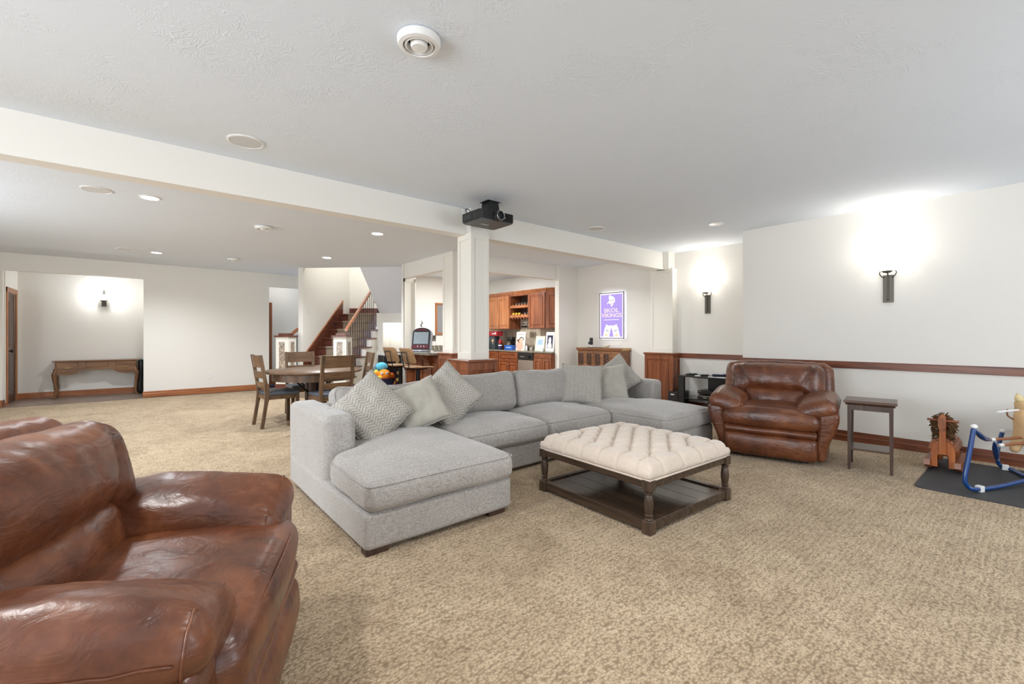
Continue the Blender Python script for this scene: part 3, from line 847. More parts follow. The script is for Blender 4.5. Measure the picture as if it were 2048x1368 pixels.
# walls around the stairwell
struct(ubuild(UB((9.13, 12.0, -5.46, -5.356, 0, 4.4)), 'wall_stair_left', 'wall'))
struct(ubuild(UB((11.35, 11.45, -5.46, -4.0, 1.5, 4.4)), 'wall_stair_end', 'wall'))
struct(ubuild(UB((9.22, 11.45, -4.116, -4.0, 2.74, 4.4)), 'wall_stair_right', 'wall'))
struct(ubuild(UB((9.12, 9.22, -5.46, -4.0, 2.745, 4.4)), 'wall_stair_front', 'wall'))
struct(ubuild(UB((9.1, 12.0, -5.46, -4.0, 4.4, 4.5)), 'ceiling', 'ceil'))
# sloped underside of the upper flight
b = B(); q = [(9.22, 2.74), (10.31, 1.80), (10.45, 1.80), (10.45, 2.80), (9.22, 2.80)]
lo = [b.b.verts.new(SM @ Vector((u, -4.116, z))) for u, z in q]; hi = [b.b.verts.new(SM @ Vector((u, -.345 * u, z))) for u, z in q]
for i in range(5): b.b.faces.new((lo[i], lo[(i + 1) % 5], hi[(i + 1) % 5], hi[i]))
b.b.faces.new(lo); b.b.faces.new(hi[::-1])
struct(ubuild(b, 'ceiling_slope', 'soffit'))
struct(ubuild(UB((10.31, 10.42, -4.19, -3.557, 1.575, 1.81), (10.31, 10.42, -4.19, -4.03, 0, 1.575)), 'wall_under_stair', 'wall'))
struct(ubuild(UB((10.42, 10.80, -4.13, -4.03, 0, 1.6)), 'wall_closet_left', 'wall'))
struct(ubuild(UB((10.77, 10.87, -4.03, -3.4, 0, 1.6)), 'wall_closet_back', 'wall'))
struct(ubuild(UB((10.42, 10.87, -4.13, -3.4, 1.58, 1.66)), 'ceiling_closet', 'wall'))
st = thing('staircase', 'carpeted wood staircase rising behind two mosaic newel posts to a landing', 'staircase')
RISE, RUN, U0 = .202, .275, 8.58
VA, VB = -5.356, -4.30
for n in range(1, 10):
    u = U0 + RUN * (n - 1); z = RISE * n
    ue = u + RUN + .03 if n < 9 else 11.35
    vb = -4.19 if n > 1 else -4.19
    va = VA if n > 2 else -5.69
    va = VA if u > 9.1 else -5.41
    ubuild(UB((u + .02, u + .04, va, VB, z - RISE, z - .03)), 'riser', 'woodu', st)
    ubuild(UB((u - .015, ue, va, VB + (.14 if n > 1 else .11), z - .032, z), bev=.006), 'tread', 'woodu', st)
    rv0, rv1 = -5.13, -4.50
    ubuild(UB((u - .022, ue - .01, rv0, rv1, z - .03, z + .010), (u + .008, u + .022, rv0, rv1, z - RISE + .006, z + .004), bev=.004), 'runner', 'runner', st)
# side wall that steps up under the tread ends, and the skirt on the far wall
q = [(8.80, 0)] + [p for n in range(2, 10) for p in ((U0 + RUN * (n - 1) + .02, RISE * (n - 1) - (.032 if n > 1 else 0)), (U0 + RUN * (n - 1) + .02, RISE * n - .032)) if p[0] > 8.8] + [(10.35, RISE * 7 - .032), (10.35, 0)]
q = [(8.80, 0), (8.80, RISE - .032)]
for n in range(2, 9):
    u = U0 + RUN * (n - 1) + .02
    if u > 10.35: break
    q += [(u, RISE * (n - 1) - .032), (u, RISE * n - .032)]
q += [(10.40, q[-1][1]), (10.40, 0)]
b = B(); lo = [b.b.verts.new(SM @ Vector((u, -4.30, z))) for u, z in q]; hi = [b.b.verts.new(SM @ Vector((u, -4.19, z))) for u, z in q]
m_ = len(q)
for i in range(m_): b.b.faces.new((lo[i], lo[(i + 1) % m_], hi[(i + 1) % m_], hi[i]))
b.b.faces.new(lo); b.b.faces.new(hi[::-1])
ubuild(b, 'stringer_wall', 'wall', st)
def slope_board(v0, v1, ua, ub_, off0, off1, name, mat, par):
    zz = lambda u: RISE + (u - U0) * RISE / RUN
    b = B(); q = [(ua, zz(ua) + off0), (ub_, zz(ub_) + off0), (ub_, zz(ub_) + off1), (ua, zz(ua) + off1)]
    lo = [b.b.verts.new(SM @ Vector((u, v0, z))) for u, z in q]; hi = [b.b.verts.new(SM @ Vector((u, v1, z))) for u, z in q]
    for i in range(4): b.b.faces.new((lo[i], lo[(i + 1) % 4], hi[(i + 1) % 4], hi[i]))
    b.b.faces.new(lo); b.b.faces.new(hi[::-1])
    return ubuild(b, name, mat, par)
slope_board(-5.358, -5.338, 9.14, 10.95, -.25, .20, 'skirt_board', 'woodu', st)
slope_board(-5.36, -5.33, 9.14, 10.95, .195, .225, 'skirt_cap', 'rail', st)
ubuild(UB((11.33, 11.352, -5.35, -4.0, RISE * 9, RISE * 9 + .17), bev=.003), 'landing_skirt', 'woodu', st)
# newel posts with mosaic panels
def newel(u0, v0):
    s = .275
    nw = ubuild(UB((u0, u0 + s, v0, v0 + s, .26, 1.235)), 'newel_post', 'white', st)
    ubuild(UB((u0 - .012, u0 + s + .012, v0 - .012, v0 + s + .012, 0, .265), bev=.006), 'plinth', 'woodu', nw)
    ubuild(UB((u0 - .03, u0 + s + .03, v0 - .03, v0 + s + .03, 1.235, 1.268), bev=.006), 'cap', 'woodu', nw)
    ubuild(UB((u0 + .03, u0 + s - .03, v0 + .03, v0 + s - .03, 1.268, 1.315), bev=.006), 'cap_block', 'woodu', nw)
    a, c = s * .27, s * .73
    ubuild(UB((u0 - .006, u0 + .01, v0 + a, v0 + c, .42, 1.135)), 'mosaic_panel', 'mosaic', nw)
    ubuild(UB((u0 + a, u0 + c, v0 + s - .01, v0 + s + .006, .42, 1.135)), 'mosaic_panel', 'mosaic', nw)
    fr = [(u0 - .012, u0 + .004, v0 + a - .03, v0 + a, .39, 1.165), (u0 - .012, u0 + .004, v0 + c, v0 + c + .03, .39, 1.165), (u0 - .012, u0 + .004, v0 + a, v0 + c, 1.135, 1.165), (u0 - .012, u0 + .004, v0 + a, v0 + c, .39, .42)]
    ubuild(UB(*fr), 'panel_frame', 'white', nw)
    return nw
newel(8.69, -5.685); newel(8.74, -4.47)
# handrail, balusters
def rail_z(u): return RISE + (u - U0) * RISE / RUN + .905
b = B()
pr = [(-.032, -.02), (.032, -.02), (.036, .0), (.03, .022), (.012, .034), (-.012, .034), (-.03, .022), (-.036, 0)]
ua, ub_ = 8.95, 10.42
lo = [b.b.verts.new(SM @ Vector((ua, -4.30 + x, rail_z(ua) + y))) for x, y in pr]; hi = [b.b.verts.new(SM @ Vector((ub_, -4.30 + x, rail_z(ub_) + y))) for x, y in pr]
for i in range(8): b.b.faces.new((lo[i], lo[(i + 1) % 8], hi[(i + 1) % 8], hi[i]))
b.b.faces.new(lo); b.b.faces.new(hi[::-1])
ubuild(b, 'handrail', 'rail', st)
bal = None
for k in range(13):
    u = 9.04 + .1125 * k
    n = int((u - U0 - .01) / RUN) + 1
    zb, zt = RISE * n - .004, rail_z(u) - .02
    b = B().tube([uv(u, -4.30, zb), uv(u, -4.30, zt)], .0075, 8)
    b.lathe([(.016, 0), (.016, .012), (.008, .03)], uv(u, -4.30, zb), 8)
    b.build('baluster', 'iron', st, 60)
b = B().tube([uv(10.47, -4.22, 1.42), uv(10.47, -4.22, 2.03), uv(10.44, -4.24, 2.07), uv(10.40, -4.28, 2.075)], .018, 8)
b.build('end_rod', 'iron', st, 60)
# short rail from the far newel to the wall end
b = B(); lo = [b.b.verts.new(SM @ Vector((8.93, -5.56 + x, 1.235 + y))) for x, y in pr]; hi = [b.b.verts.new(SM @ Vector((9.16, -5.50 + x, 1.40 + y))) for x, y in pr]
for i in range(8): b.b.faces.new((lo[i], lo[(i + 1) % 8], hi[(i + 1) % 8], hi[i]))
b.b.faces.new(lo); b.b.faces.new(hi[::-1])
ubuild(b, 'handrail', 'rail', st)
for u, v in ((9.02, -5.51), (9.10, -5.47)):
    B().tube([uv(u, v, RISE - .004), uv(u, v, 1.28)], .0085, 8).build('baluster', 'iron', st, 60)
light('stairwell_light', 'AREA', uv(10.3, -4.8, 4.35), 24, (1, .99, .96), (0, 0, 0), .8, .8)
light('closet_bulb', 'POINT', uv(10.55, -3.8, 1.45), 3.5, (1, .97, .92), size=.05)
tag(B().box(-.035, .035, -.006, .006, -.06, .06, .003).box(-.008, .008, -.012, 0, -.012, .014, .001).build('light_switch', 'plastic', None, None, uv(9.34, -5.35, 1.86), (0, 0, rad(45) + pi)), 'white switch plate on the stairwell wall', 'light switch')

# ------------------------------------------------------------------ dining set
tb = thing('dining_table', 'round greyed oak pedestal dining table with braced cross foot', 'table', (1.98, 6.97, 0), rad(8))
B().lathe([(.0, .722), (.60, .722), (.655, .728), (.672, .742), (.672, .752), (.66, .762), (0, .762)], n=56).build('tabletop', 'table', tb, 40)
B().lathe([(.53, .62), (.565, .62), (.565, .725), (.53, .725)], n=56).build('apron', 'chairz', tb, 40)
for x, y in ((-.06, -.06), (.06, -.06), (-.06, .06), (.06, .06)):
    B().box(x - .042, x + .042, y - .042, y + .042, .06, .70, .004).build('column', 'darkwood', tb)
for r in (0, 90):
    B().box(-.46, .46, -.045, .045, 0, .07, .012, 2, RM(0, 0, r + 20)).build('foot', 'chairz', tb)
for r in (20, 110, 200, 290):
    B().tube([(.40, 0, .075), (.10, 0, .36)], .014, 6, mat=RM(0, 0, r)).build('brace', 'bronze', tb)
    B().tube([(.12, 0, .44), (.42, 0, .68)], .014, 6, mat=RM(0, 0, r)).build('brace', 'blackm', tb)

def make_chair(label, loc, rz):
    c = thing('dining_chair', label, 'chair', loc, rz, 'dining chairs around the round table')
    def yb(z): return -.20 - (.09 * ((z - .45) / .56) if z > .45 else .07 * ((.45 - z) / .45))
    for sx in (-1, 1):
        q = []
        zs = [0, .15, .30, .45, .60, .80, 1.0]
        front = [(yb(z) + (.028 if .3 < z < .6 else .022), z) for z in zs]; back = [(yb(z) - (.028 if .3 < z < .6 else .018), z) for z in zs]
        B().prism(front + back[::-1], 0, sx * .205 - .02, sx * .205 + .02).build('back_post', 'chairz', c)
        B().box(sx * .20 - .022, sx * .20 + .022, .165, .21, 0, .43, .003).build('front_leg', 'chairz', c)
        B().box(sx * .20 - .012, sx * .20 + .012, -.20, .19, .385, .44, .002).build('side_rail', 'table', c)
    B().box(-.19, .19, .18, .205, .385, .44, .002).build('seat_rail', 'table', c)
    B().box(-.19, .19, -.215, -.19, .385, .44, .002).build('seat_rail', 'table', c)
    B().soft((0, .005, .462), (.45, .43, .05), .022, 3, (8, 8, 1), lambda x, y, z, u, v, w_: (0, 0, .014 * (1 - u * u) * (1 - v * v) if w_ > 0 and abs(u) < 1 and abs(v) < 1 else 0)).build('seat', 'seatblue', c, 180)
    for z0, z1 in ((.83, .995), (.68, .775), (.545, .625)):
        b = B()
        N_ = 8; P = []
        for z in (z0, z1):
            for t in (-.011, .011):
                P.append([b.b.verts.new((-.19 + .38 * i / N_, yb(z) - .028 * (1 - (2 * i / N_ - 1) ** 2) + t, z)) for i in range(N_ + 1)])
        a, d, e, f = P
        for i in range(N_):
            for s0, s1 in ((a, e), (e, f), (f, d), (d, a)): b.b.faces.new((s0[i], s0[i + 1], s1[i + 1], s1[i]))
        b.b.faces.new((a[0], e[0], f[0], d[0])); b.b.faces.new((a[-1], d[-1], f[-1], e[-1]))
        bmesh.ops.recalc_face_normals(b.b, faces=b.b.faces[:])
        b.build('back_slat', 'table', c, 40)
    return c
ch = make_chair('slat-back oak dining chair seen side on, left of the round table', (1.50, 7.00, 0), -rad(86))
G_ = 'dining chairs around the round table'
dup(ch, (2.02, 6.38, 0), rad(4), 'slat-back oak dining chair with its back to the sofa, nearest the sofa', G_)
dup(ch, (2.52, 6.92, 0), rad(80), 'slat-back oak dining chair on the stair side, right of the round table', G_)
dup(ch, (2.0, 7.62, 0), rad(178), 'slat-back oak dining chair behind the round table, facing the sofa', G_)

# ------------------------------------------------------------------ side table
sd = thing('side_table', 'small square dark wood side table with lower shelf by the right wall', 'table', (5.335, 1.045, 0), rad(9))
sd.scale = (.95, .95, 1)
B().box(-.20, .20, -.205, .205, .632, .655, .004).build('tabletop', 'darkwoodx', sd)
B().prism([(-.19, .632), (.19, .632), (.172, .612), (-.172, .612)], 1, -.19, .19).build('top_moulding', 'darkwood', sd)
for sx in (-1, 1):
    for sy in (-1, 1):
        b = B(); lo = [(sx * .175, sy * .175), (sx * .143, sy * .175), (sx * .143, sy * .143), (sx * .175, sy * .143)]
        top = [b.b.verts.new((x, y, .615)) for x, y in lo]; bot = [b.b.verts.new((sx * .172 if abs(x) > .15 else sx * .150, sy * .172 if abs(y) > .15 else sy * .150, 0)) for x, y in lo]
        for i in range(4): b.b.faces.new((top[i], top[(i + 1) % 4], bot[(i + 1) % 4], bot[i]))
        b.b.faces.new(top); b.b.faces.new(bot)
        bmesh.ops.recalc_face_normals(b.b, faces=b.b.faces[:])
        b.build('leg', 'darkwood', sd)
for q in ((-.15, .15, -.172, -.156), (-.15, .15, .156, .172), (-.172, -.156, -.15, .15), (.156, .172, -.15, .15)): B().box(*q, .565, .614).build('apron', 'darkwood', sd)
B().box(-.162, .162, -.162, .162, .185, .203, .003).build('shelf', 'darkwoodx', sd)

# ------------------------------------------------------------------ rubber mat, rocking toy, spring horse
b = B(); pts = []
for cx, cy, a0 in ((6.24, .63, 0), (5.02, .63, 90), (5.02, -.9, 180), (6.24, -.9, 270)):
    for k in range(5): pts.append((cx + .06 * cos(rad(a0 + 22.5 * k)), cy + .06 * sin(rad(a0 + 22.5 * k))))
tag(b.prism(pts, 2, 0, .008).build('floor_mat', 'rubber'), 'black rubber mat under the rocking toy and blue spring horse', 'mat')
M['toywood'] = wood('toy_pine', (150, 76, 28), (196, 112, 52), .35, 2, 1.2, .3)
M['toywoody'] = wood('toy_pine_rail', (120, 64, 34), (164, 98, 60), .45, 1, 1.2, .1)
M['mane'] = plain('yarn_brown', (104, 78, 54), .95, 0, .5, 200, .1, .25)
rt = thing('rocking_toy', 'wooden rocking lion with a brown yarn mane at the mat edge', 'rocking toy', (5.70, .585, .008), -rad(90))
rt.scale = (.76, 1, 1)
def arch(y0, y1, name):
    out = [(-.105, .035), (-.105, .20)] + [(-.105 * cos(pi * k / 10), .20 + .085 * sin(pi * k / 10)) for k in range(1, 10)] + [(.105, .20), (.105, .035)]
    inn = [(.05, .035), (.05, .13)] + [(.05 * cos(pi * k / 6), .13 + .035 * sin(pi * k / 6)) for k in range(1, 6)] + [(-.05, .13), (-.05, .035)]
    b = B(); ring = out + inn; n = len(ring)
    for y, rev in ((y0, False), (y1, True)): pass
    bmv = [[b.b.verts.new((x, y, z)) for x, z in ring] for y in (y0, y1)]
    for i in range(n): b.b.faces.new((bmv[0][i], bmv[0][(i + 1) % n], bmv[1][(i + 1) % n], bmv[1][i]))
    f0 = b.b.faces.new(bmv[0]); f1 = b.b.faces.new(bmv[1])
    bmesh.ops.triangulate(b.b, faces=[f0, f1]); bmesh.ops.recalc_face_normals(b.b, faces=b.b.faces[:])
    return b.build(name, 'toywood', rt)
arch(0, .035, 'front_arch'); arch(.33, .365, 'rear_arch')
for sx in (-1, 1):
    prof = [(-.07, .055), (-.06, .105), (.50, .105), (.51, .055), (.42, .02), (.22, .0), (.02, .015)]
    B().prism(prof, 0, sx * .135 - .028, sx * .135 + .028).build('rocker', 'toywoody', rt)
for k in range(9):
    a = rad(8 + 164 * k / 8); m = Matrix.Translation((.108 * cos(a), 0, .20 + .088 * sin(a))) @ Matrix.Rotation(-(a - pi / 2), 4, 'Y')
    for y0, y1 in ((-.005, .185), (.190, .375)):
        B().box(-.019, .019, y0, y1, -.004, .022, .003, 1, m).build('slat', 'toywoody', rt)
B().prism([(-.028, .16), (-.028, .50)] + [(-.028 + .028 * (1 - cos(pi * k / 8)), .50 + .03 * sin(pi * k / 8)) for k in range(1, 8)] + [(.028, .50), (.028, .16)], 1, -.03, .01).build('neck', 'toywood', rt)
B().prism([(-.034, .42), (-.034, .505), (.034, .505), (.034, .42), (.02, .385), (-.02, .385)], 1, -.075, -.03).build('muzzle', 'toywoody', rt)
B().tube([(-.14, -.005, .472), (.14, -.005, .472)], .011, 10).build('handle', 'toywoody', rt, 60)
b = B()
for k in range(230):
    a = random.uniform(-.35, pi + .35); r0 = random.uniform(.02, .06)
    zc = .40; yy = random.uniform(0.0, .06); L_ = random.uniform(.05, .085)
    p0 = Vector((r0 * cos(a), yy, zc + r0 * .9 * sin(a) + .04)); d_ = Vector((cos(a), random.uniform(-.3, .3), sin(a) * .75 - .25)).normalized()
    p1 = p0 + d_ * L_ * .6; p2 = p0 + d_ * L_ + Vector((0, 0, -.025))
    b.tube([p0, p1, p2], [.006, .006, .004], 5)
for k in range(90):
    sx = random.choice((-1, 1)); z = random.uniform(.26, .42); p0 = Vector((sx * .025, random.uniform(.01, .07), z))
    b.tube([p0, p0 + Vector((sx * random.uniform(.04, .06), random.uniform(-.02, .03), random.uniform(-.015, .02))), p0 + Vector((sx * random.uniform(.06, .085), 0, -.03))], [.006, .006, .004], 5)
o = b.build('mane', 'mane', rt, 180); o['kind'] = 'stuff'

M['horse'] = plain('cream_moulded_plastic', (222, 186, 138), .45, 0, .3, 24, .5, .22)
M['maneblond'] = plain('blond_moulded_mane', (232, 212, 160), .5, 0, .3, 40, .5, .1)
M['peg'] = plain('brown_bar', (150, 96, 66), .4)
sh = thing('spring_horse', 'cream plastic spring horse on a blue tube frame, cut by the frame edge', 'spring horse', (0, 0, 0))
def bez(pts, n=8):
    out = []
    P = [Vector(p) for p in pts]
    for i in range(len(P) - 1):
        p0, p1, p2, p3 = P[max(i - 1, 0)], P[i], P[i + 1], P[min(i + 2, len(P) - 1)]
        for k in range(n):
            t = k / n
            out.append(.5 * ((2 * p1) + (p2 - p0) * t + (2 * p0 - 5 * p1 + 4 * p2 - p3) * t * t + (3 * p1 - p0 - 3 * p2 + p3) * t ** 3))
    return out + [P[-1]]
r_ = .0165
near = [(5.18, .35, .525), (5.13, .375, .30), (5.09, .395, .12), (5.105, .38, .055), (5.15, .335, .03), (5.42, .215, .028), (5.74, .07, .05), (5.98, -.04, .045), (6.20, -.14, .028), (6.32, -.19, .06), (6.36, -.20, .18), (6.30, -.17, .50)]
B().tube(bez(near, 6), r_, 12).build('side_tube', 'bluem', sh, 180)
far = [(6.24, .235, .36), (6.20, .25, .22), (6.18, .25, .10), (6.22, .235, .04), (6.30, .17, .028), (6.26, .02, .028)]
B().tube(bez([(6.24, .235, .36), (6.17, .262, .20), (6.16, .262, .09), (6.20, .235, .035), (6.15, .16, .028), (5.95, .09, .03), (5.80, .03, .045)], 6), r_, 12).build('side_tube', 'bluem', sh, 180)
for p in ((5.18, .35, .525), (6.24, .235, .36)):
    B().ball((p[0], p[1], p[2] + .004), (.024, .024, .02), 14).build('end_cap', 'plastic', sh, 180)
for p, a in (((5.19, .318, .032), 0), ((6.19, .215, .036), 30)):
    B().box(-.022, .022, -.022, .022, -.026, .024, .004, 1, RM(0, 0, -24 + a, p)).build('clamp', 'plastic', sh)
for a, c in (((5.19, .345, .50), (5.66, .285, .36)), ((5.69, .262, .34), (6.14, .26, .09))):
    a, c = Vector(a), Vector(c)
    pts = bez([a, a.lerp(c, .5) + Vector((0, 0, -.02)), c], 8)
    n = len(pts)
    B().tube(pts, [.006 + .015 * min(1, 4 * min(i, n - 1 - i) / n) for i in range(n)], 10).build('spring_sleeve', 'bluem', sh, 180)
for a, c in (((5.70, .285, .355), (5.98, .07, .375)), ((5.64, .235, .325), (5.98, .0, .345)), ((6.0, .14, .30), (6.25, .0, .31))):
    B().tube([a, c], .0125, 10).build('foot_bar', 'peg', sh, 60)
    B().tube([a, Vector(a).lerp(Vector(c), .10)], .0145, 10).build('bar_cap', 'plastic', sh, 60)
# horse: skinned body, head low over the chest towards the frame's near end
bmH = bmesh.new()
J = [((6.32, -.15, .50), .095), ((6.17, -.06, .50), .115), ((6.03, .025, .47), .115), ((5.94, .075, .52), .105), ((5.925, .085, .61), .08), ((5.895, .105, .68), .058), ((5.855, .13, .665), .045)]
vs = [bmH.verts.new(p) for p, _ in J]
for a, c in zip(vs, vs[1:]): bmH.edges.new((a, c))
R2 = [r for _, r in J]
for base_i, leg_ in ((2, [((5.98, .13, .36), .05), ((5.97, .16, .22), .035)]), (2, [((5.93, .0, .36), .05), ((5.93, -.04, .22), .035)]), (0, [((6.36, -.12, .36), .05), ((6.36, -.10, .2), .035)]), (0, [((6.30, -.22, .36), .05), ((6.30, -.24, .2), .035)])):
    prev = vs[base_i]
    for p, r in leg_:
        v = bmH.verts.new(p); bmH.edges.new((prev, v)); prev = v; R2.append(r)
me = bpy.data.meshes.new('horse_body'); bmH.to_mesh(me); bmH.free()
o = bpy.data.objects.new('horse_body', me); COL.objects.link(o); o.parent = sh; me.materials.append(M['horse'])
md = o.modifiers.new('skin', 'SKIN'); md.use_smooth_shade = True
for v, r in zip(me.skin_vertices[0].data, R2): v.radius = (r, r)
me.skin_vertices[0].data[1].use_root = True
ms = o.modifiers.new('sub', 'SUBSURF'); ms.levels = 2; ms.render_levels = 2
b = B()
for k in range(7):
    t = k / 6; p = Vector((5.99, .05, .60)).lerp(Vector((5.87, .125, .72)), t)
    b.ball(p, (.035, .028, .035), 8)
b.build('mane', 'maneblond', sh, 180)
for s_ in (-1, 1): B().lathe([(.014, 0), (.010, .03), (0, .05)], (5.895 + .015 * s_, .105 + .03 * s_, .715), 8).build('ear', 'horse', sh, 180)
B().tube([(5.66, .245, .606), (5.83, .16, .614), (6.0, .06, .62)], .010, 10).build('handle', 'plastic', sh, 60)
B().tube(bez([(5.83, .19, .62), (5.87, .19, .56), (5.93, .15, .52)], 5), .006, 6).build('rein', 'peg', sh, 180)
B().soft((0, 0, 0), (.30, .20, .03), .014, 2, (3, 3, 1), lambda x, y, z, u, v, w_: (0, 0, -.05 * v * v + .03 * u * u), RM(0, 0, -31, (6.18, -.06, .62))).build('saddle', 'peg', sh, 180)
# ------------------------------------------------------------------ TV stand corner
tv = thing('media_stand', 'black media stand with glass shelves against the recessed wall', 'stand', (6.87, 3.34, 0))
for y in (-.50, .45): B().box(0, .05, y, y + .10, 0, .585, .003).build('upright', 'black', tv)
B().box(-.01, .40, -.54, .56, .585, .605, .003).build('top', 'black', tv)
B().box(.36, .385, -.26, .22, .0, .585, .003).build('back_panel', 'black', tv)
M['smoke'] = plain('smoked_glass', (30, 36, 38), .08, 0, 0, 60, .6, .05)
B().box(.0, .385, -.50, .54, .232, .242, .002).build('shelf', 'smoke', tv)
B().box(.0, .385, -.50, .54, .03, .045, .002).build('shelf', 'smoke', tv)
def avbox(name, label, loc, s, parts):
    o = thing(name, label, 'player', loc)
    B().box(0, s[0], -s[1] / 2, s[1] / 2, 0, s[2], .003).build('case', 'black', o)
    for nm, y0, y1, z0, z1, mt in parts: B().box(-.004, .002, y0, y1, z0, z1, .001).build(nm, mt, o)
avbox('disc_player', 'black disc player with a silver front strip on the glass shelf', (6.90, 3.36, .242), (.28, .42, .07), (('strip', -.205, .205, .047, .055, 'chrome'), ('display', .06, .12, .018, .032, 'steel')))
avbox('receiver', 'thin black receiver box stacked on the silver-striped disc player', (6.90, 3.36, .330), (.26, .42, .052), (('badge', .15, .19, .03, .038, 'steel'), ('power_button', -.06, -.04, .018, .03, 'steel')))
for y in (3.18, 3.54):
    for x in (6.94, 7.12): B().box(x - .012, x + .012, y - .012, y + .012, .312, .330).build('foot', 'black', bpy.data.objects['receiver'], None, (-6.90, -3.36, -.330))
sw = thing('subwoofer', 'low black speaker box beside the media stand and cherry pedestal', 'speaker', (7.04, 3.975, 0))
B().box(-.18, .18, -.085, .10, .015, .32, .005).build('cabinet', 'black', sw)
B().box(-.186, -.178, -.02, .045, .265, .285, .001).build('badge', 'plastic', sw)
for sx in (-.15, .15):
    for sy in (-.06, .075): B().lathe([(.015, 0), (.015, .02)], (sx, sy, 0), 8).build('foot', 'black', sw)
def coil(label, name, c, r, turns, mat, cat='cable', tr=.006):
    p = []
    for i in range(turns * 14 + 1):
        a = 2 * pi * i / 14; rr = r * (1 + .12 * nz(a * .7, c[0], c[1], 1)); p.append((c[0] + rr * cos(a), c[1] + rr * 1.2 * sin(a), c[2] + tr + .006 * (i / 14) + .006 * abs(sin(a * 1.3))))
    return tag(B().tube(p, tr, 6).build(name, mat, None, 180), label, cat)
coil('tangle of black cables at the left end of the media stand top', 'cable_coil', (7.0, 3.72, .605), .075, 3, 'black')
coil('loose black cable loop in the middle of the media stand top', 'cable_coil', (6.98, 3.50, .605), .055, 3, 'black', tr=.005)
coil('dark blue cable coil on papers on the media stand top', 'cable_coil', (7.0, 3.24, .613), .10, 4, 'navy', tr=.006)
tag(B().box(6.90, 7.16, 3.06, 3.40, .605, .613, .001).build('paper_stack', 'paper'), 'white papers under the dark blue cable coil on the media stand', 'papers')
tag(B().box(-.02, .02, -.045, .045, 0, .018, .005).build('remote_plug', 'plastic', None, None, (6.91, 3.57, .605), (0, 0, .3)), 'small white plug among the cables on the media stand', 'plug')

# ------------------------------------------------------------------ wall sconces
M['shade'] = emit('lit_sconce_glass', (255, 248, 236), 5)
def sconce(label, x, y, z0, power):
    s = thing('wall_sconce', label, 'wall light', (x, y, z0), -rad(90), 'bronze wall sconces')
    B().box(-.046, .046, -.02, 0, 0, .31, .003).build('backplate', 'bronze', s)
    B().tube([(0, -.03, .03), (0, -.034, .30), (0, -.05, .335)], .007, 8).build('arm', 'bronze', s, 60)
    B().ball((0, -.028, .035), .014, 10).build('knob', 'bronze', s, 180)
    for sx in (-1, 1):
        B().tube([(sx * .035, -.02, .28), (sx * .06, -.03, .30), (sx * .075, -.035, .33), (sx * .07, -.035, .35), (sx * .055, -.03, .355)], .006, 8).build('scroll', 'bronze', s, 180)
    B().lathe([(0, .33), (.03, .33), (.05, .345), (.05, .352), (0, .352)], (0, -.075, 0), 20).build('cup', 'bronze', s, 60)
    B().lathe([(.055, .352), (.075, .40), (.088, .50), (.09, .56), (.085, .56), (.083, .50), (.07, .402), (.05, .36)], (0, -.075, 0), 28).build('shade', 'shade', s, 180)
    light('sconce_bulb', 'POINT', (x - .075, y, z0 + .60), power, (1, .98, .94), size=.03)
    light('sconce_glow', 'POINT', (x - .18, y, z0 + .42), power * .25, (1, .98, .94), size=.06)
sconce('bronze wall sconce with lit shade above the recliner, on the projecting wall', XR, 1.112, 1.643, 6)
sconce('bronze wall sconce with lit shade on the recessed wall above the media stand', XN, 3.593, 1.638, 6)
al = thing('wall_lamp', 'small brass carriage lamp lit above the antique desk in the alcove', 'wall light', (-.625, 12.95, 1.93))
B().box(-.04, .04, -.02, 0, -.04, .06, .004).build('backplate', 'bronze', al)
B().tube(bez([(0, -.02, .0), (0, -.07, .0), (0, -.09, .06)], 5), .008, 8).build('arm', 'bronze', al, 180)
B().lathe([(.02, .05), (.055, .075), (.06, .09), (.045, .095), (.02, .09)], (0, -.09, 0), 16).build('font', 'bronze', al, 60)
B().lathe([(.035, .095), (.06, .13), (.055, .18), (.03, .215), (.025, .215), (.05, .178), (.054, .13), (.03, .1)], (0, -.09, 0), 20).build('globe', 'shade', al, 180)
B().lathe([(.03, .21), (.022, .24), (.008, .255), (.008, .30), (0, .305)], (0, -.09, 0), 12).build('chimney_cap', 'bronze', al, 60)
light('alcove_bulb', 'POINT', (-.625, 12.78, 2.10), 14, (.98, .99, 1), size=.04)

# ------------------------------------------------------------------ ceiling fittings
def vent(label, x, y, r=.107):
    v = thing('ceiling_vent', label, 'vent', (x, y, H), 0, 'round ceiling vents')
    B().lathe([(r * .9, 0), (r, -.006), (r, -.02), (r * .92, -.038), (r * .74, -.042), (r * .72, -.03), (r * .70, -.01)], n=40).build('outer_ring', 'plastic', v, 50)
    B().lathe([(r * .66, -.012), (r * .66, -.036), (r * .58, -.04), (r * .56, -.03), (r * .50, -.012)], n=36).build('middle_ring', 'plastic', v, 50)
    B().lathe([(0, -.012), (r * .40, -.012), (r * .40, -.034), (r * .34, -.048), (0, -.05)], n=30).build('centre_disc', 'plastic', v, 50)
vent('round white ceiling vent above the sofa side, the largest in view', 1.055, 1.981)
vent('round white ceiling vent beyond the beam above the dining table', 1.259, 6.737)
vent('round white ceiling vent far off near the back wall', 1.342, 9.905)
M['grille'] = plain('white_speaker_grille', (214, 214, 214), .7, 0, .4, 500)
def spk(label, x, y, r=.125):
    v = thing('ceiling_speaker', label, 'speaker', (x, y, H), 0, 'round ceiling speakers')
    B().lathe([(r, 0), (r, -.006), (r * .90, -.010), (r * .88, -.006)], n=40).build('rim', 'plastic', v, 50)
    B().lathe([(0, -.007), (r * .6, -.007), (r * .89, -.006), (r * .89, 0)], n=36).build('grille', 'grille', v, 50)
spk('flat round ceiling speaker just before the beam on the left', .605, 3.87)
